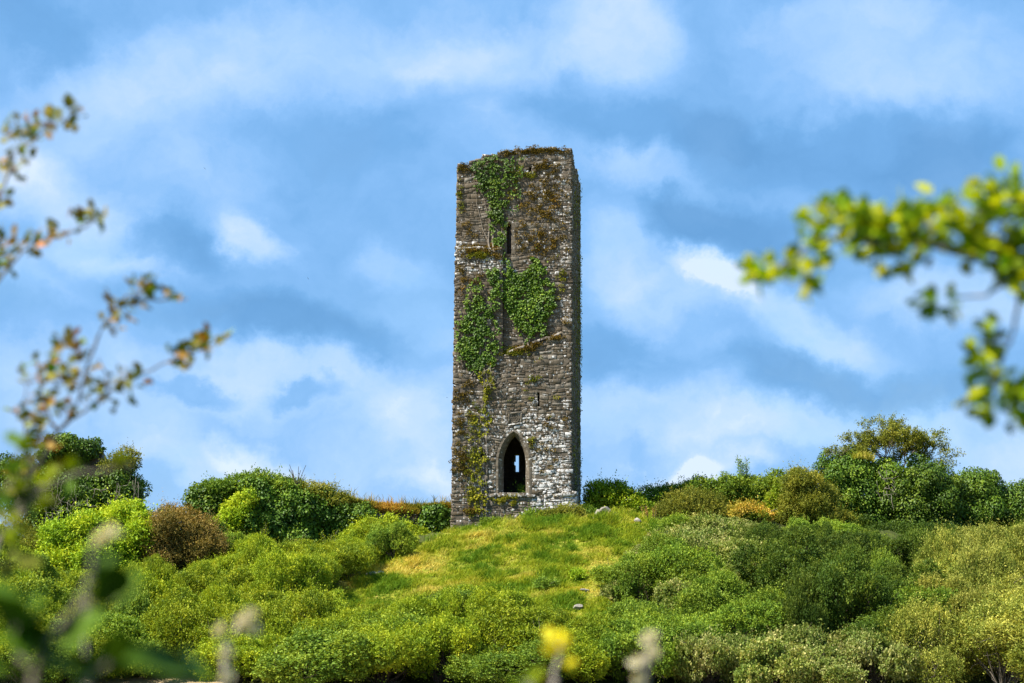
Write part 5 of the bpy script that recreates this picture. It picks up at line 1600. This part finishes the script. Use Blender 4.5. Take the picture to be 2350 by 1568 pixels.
near_plant('bramble_plant', 'large out of focus green leaves in the bottom left corner', 'bramble', 1.7,
           [[(60, 1640), (80, 1560), (100, 1480), (170, 1400), (215, 1330), (210, 1250)], [(80, 1560), (30, 1480), (50, 1400)], [(170, 1400), (230, 1370), (265, 1385)], [(120, 1640), (200, 1570), (250, 1520)], [(150, 1660), (330, 1640), (435, 1560)]],
           [(50, 1390, 24, 24, 3, 1.3), (55, 1450, 30, 30, 4, 1.6), (95, 1470, 30, 30, 3, 1.4), (30, 1530, 30, 30, 3, 1.5), (270, 1385, 18, 14, 3, 1.3), (215, 1325, 14, 20, 2, .9), (250, 1530, 16, 20, 3, 1.5), (435, 1552, 10, 10, 2, 1.5), (140, 1500, 30, 14, 2, 1.2)],
           ['near_g'], .035, 407, 90, BARK, 'oval', .003)


def seedhead(name, label, Y, line, heads, mat, bark, seed, rr=.0028, size=.012):
    rng = rng_(seed); Q = np.array([at(a, b, Y) for a, b in line]); base = np.array([Q[0, 0], Y, float(height(Q[0, 0], Y))])
    root = plant(name, label, 'weed', base)
    full = np.concatenate([[base + [0, 0, -.05]], Q]); V, F = tube(full - base, np.linspace(rr * 1.5, rr * .8, len(full)), 7); mk('stem', V, F, bark, root, smooth=True)
    for (px, py, hw, hh) in heads:
        c = at(px, py, Y); s = Y / FPX; m = 34
        P = c + rng.normal(0, .33, (m, 3)) * [hw * s * .7, hw * s * .7, hh * s * .8] - base
        j = np.argmin(((Q - c) ** 2).sum(1)); V2, F2 = tube(np.array([Q[j] - base, c - base]), [rr * .6, rr * .5], 5); mk('side_stem', V2, F2, bark, root)
        V, F, t = leaves(P, nrm(rng.normal(size=(m, 3)) + [0, 0, .5]), nrm(rng.normal(size=(m, 3))), np.full(m, size * .8), np.full(m, size * .5), rng.uniform(0, 1, m)); mk('seed_head', V, F, LM[mat], root, {'tint': t})


PALEST = barkmat('stalk_pale', (.30, .25, .19), (.46, .40, .32))
seedhead('seed_stalk', 'blurred pale seed stalk at the bottom left of centre', 2.4, [(505, 1640), (515, 1540), (520, 1480), (545, 1440), (575, 1410)], [(575, 1412, 22, 16), (555, 1432, 18, 14), (518, 1500, 24, 14), (580, 1445, 14, 8), (505, 1450, 8, 14), (520, 1555, 20, 20)], 'pale', PALEST, 411)
seedhead('seed_stalk', 'blurred pale seed stalk at the bottom right of centre', 2.4, [(1470, 1640), (1478, 1560), (1488, 1510), (1492, 1470)], [(1490, 1468, 24, 20), (1500, 1500, 18, 14), (1462, 1520, 18, 8), (1470, 1560, 22, 14)], 'pale', PALEST, 413)
seedhead('seed_stalk', 'faint grey seed stalk before the lime green elder', 2.0, [(205, 1640), (195, 1480), (200, 1330), (215, 1260), (255, 1222)], [(252, 1223, 16, 8), (230, 1240, 12, 8)], 'pale', PALEST, 415, .0011)
near_plant('yellow_sprig', 'bright yellow blurred leaf sprig at the bottom centre', 'sprig', 2.4, [[(1272, 1640), (1275, 1560), (1282, 1500)], [(1282, 1500), (1290, 1475)]],
           [(1285, 1480, 26, 14, 7, 1.0), (1262, 1504, 14, 10, 4, 1.0), (1296, 1516, 10, 22, 5, 1.0), (1310, 1487, 14, 6, 2, .8)], ['near_y'], .021, 417, 1272, PALEST, 'haw', .0028)
near_plant('green_sprig', 'pale green blurred leaf tips at the bottom edge left of the yellow sprig', 'sprig', 1.8, [[(1230, 1680), (1220, 1610), (1215, 1570)]],
           [(1212, 1568, 26, 6, 4, .9)], ['near_r'], .018, 419, 1230, PALEST, 'oval', .0025)
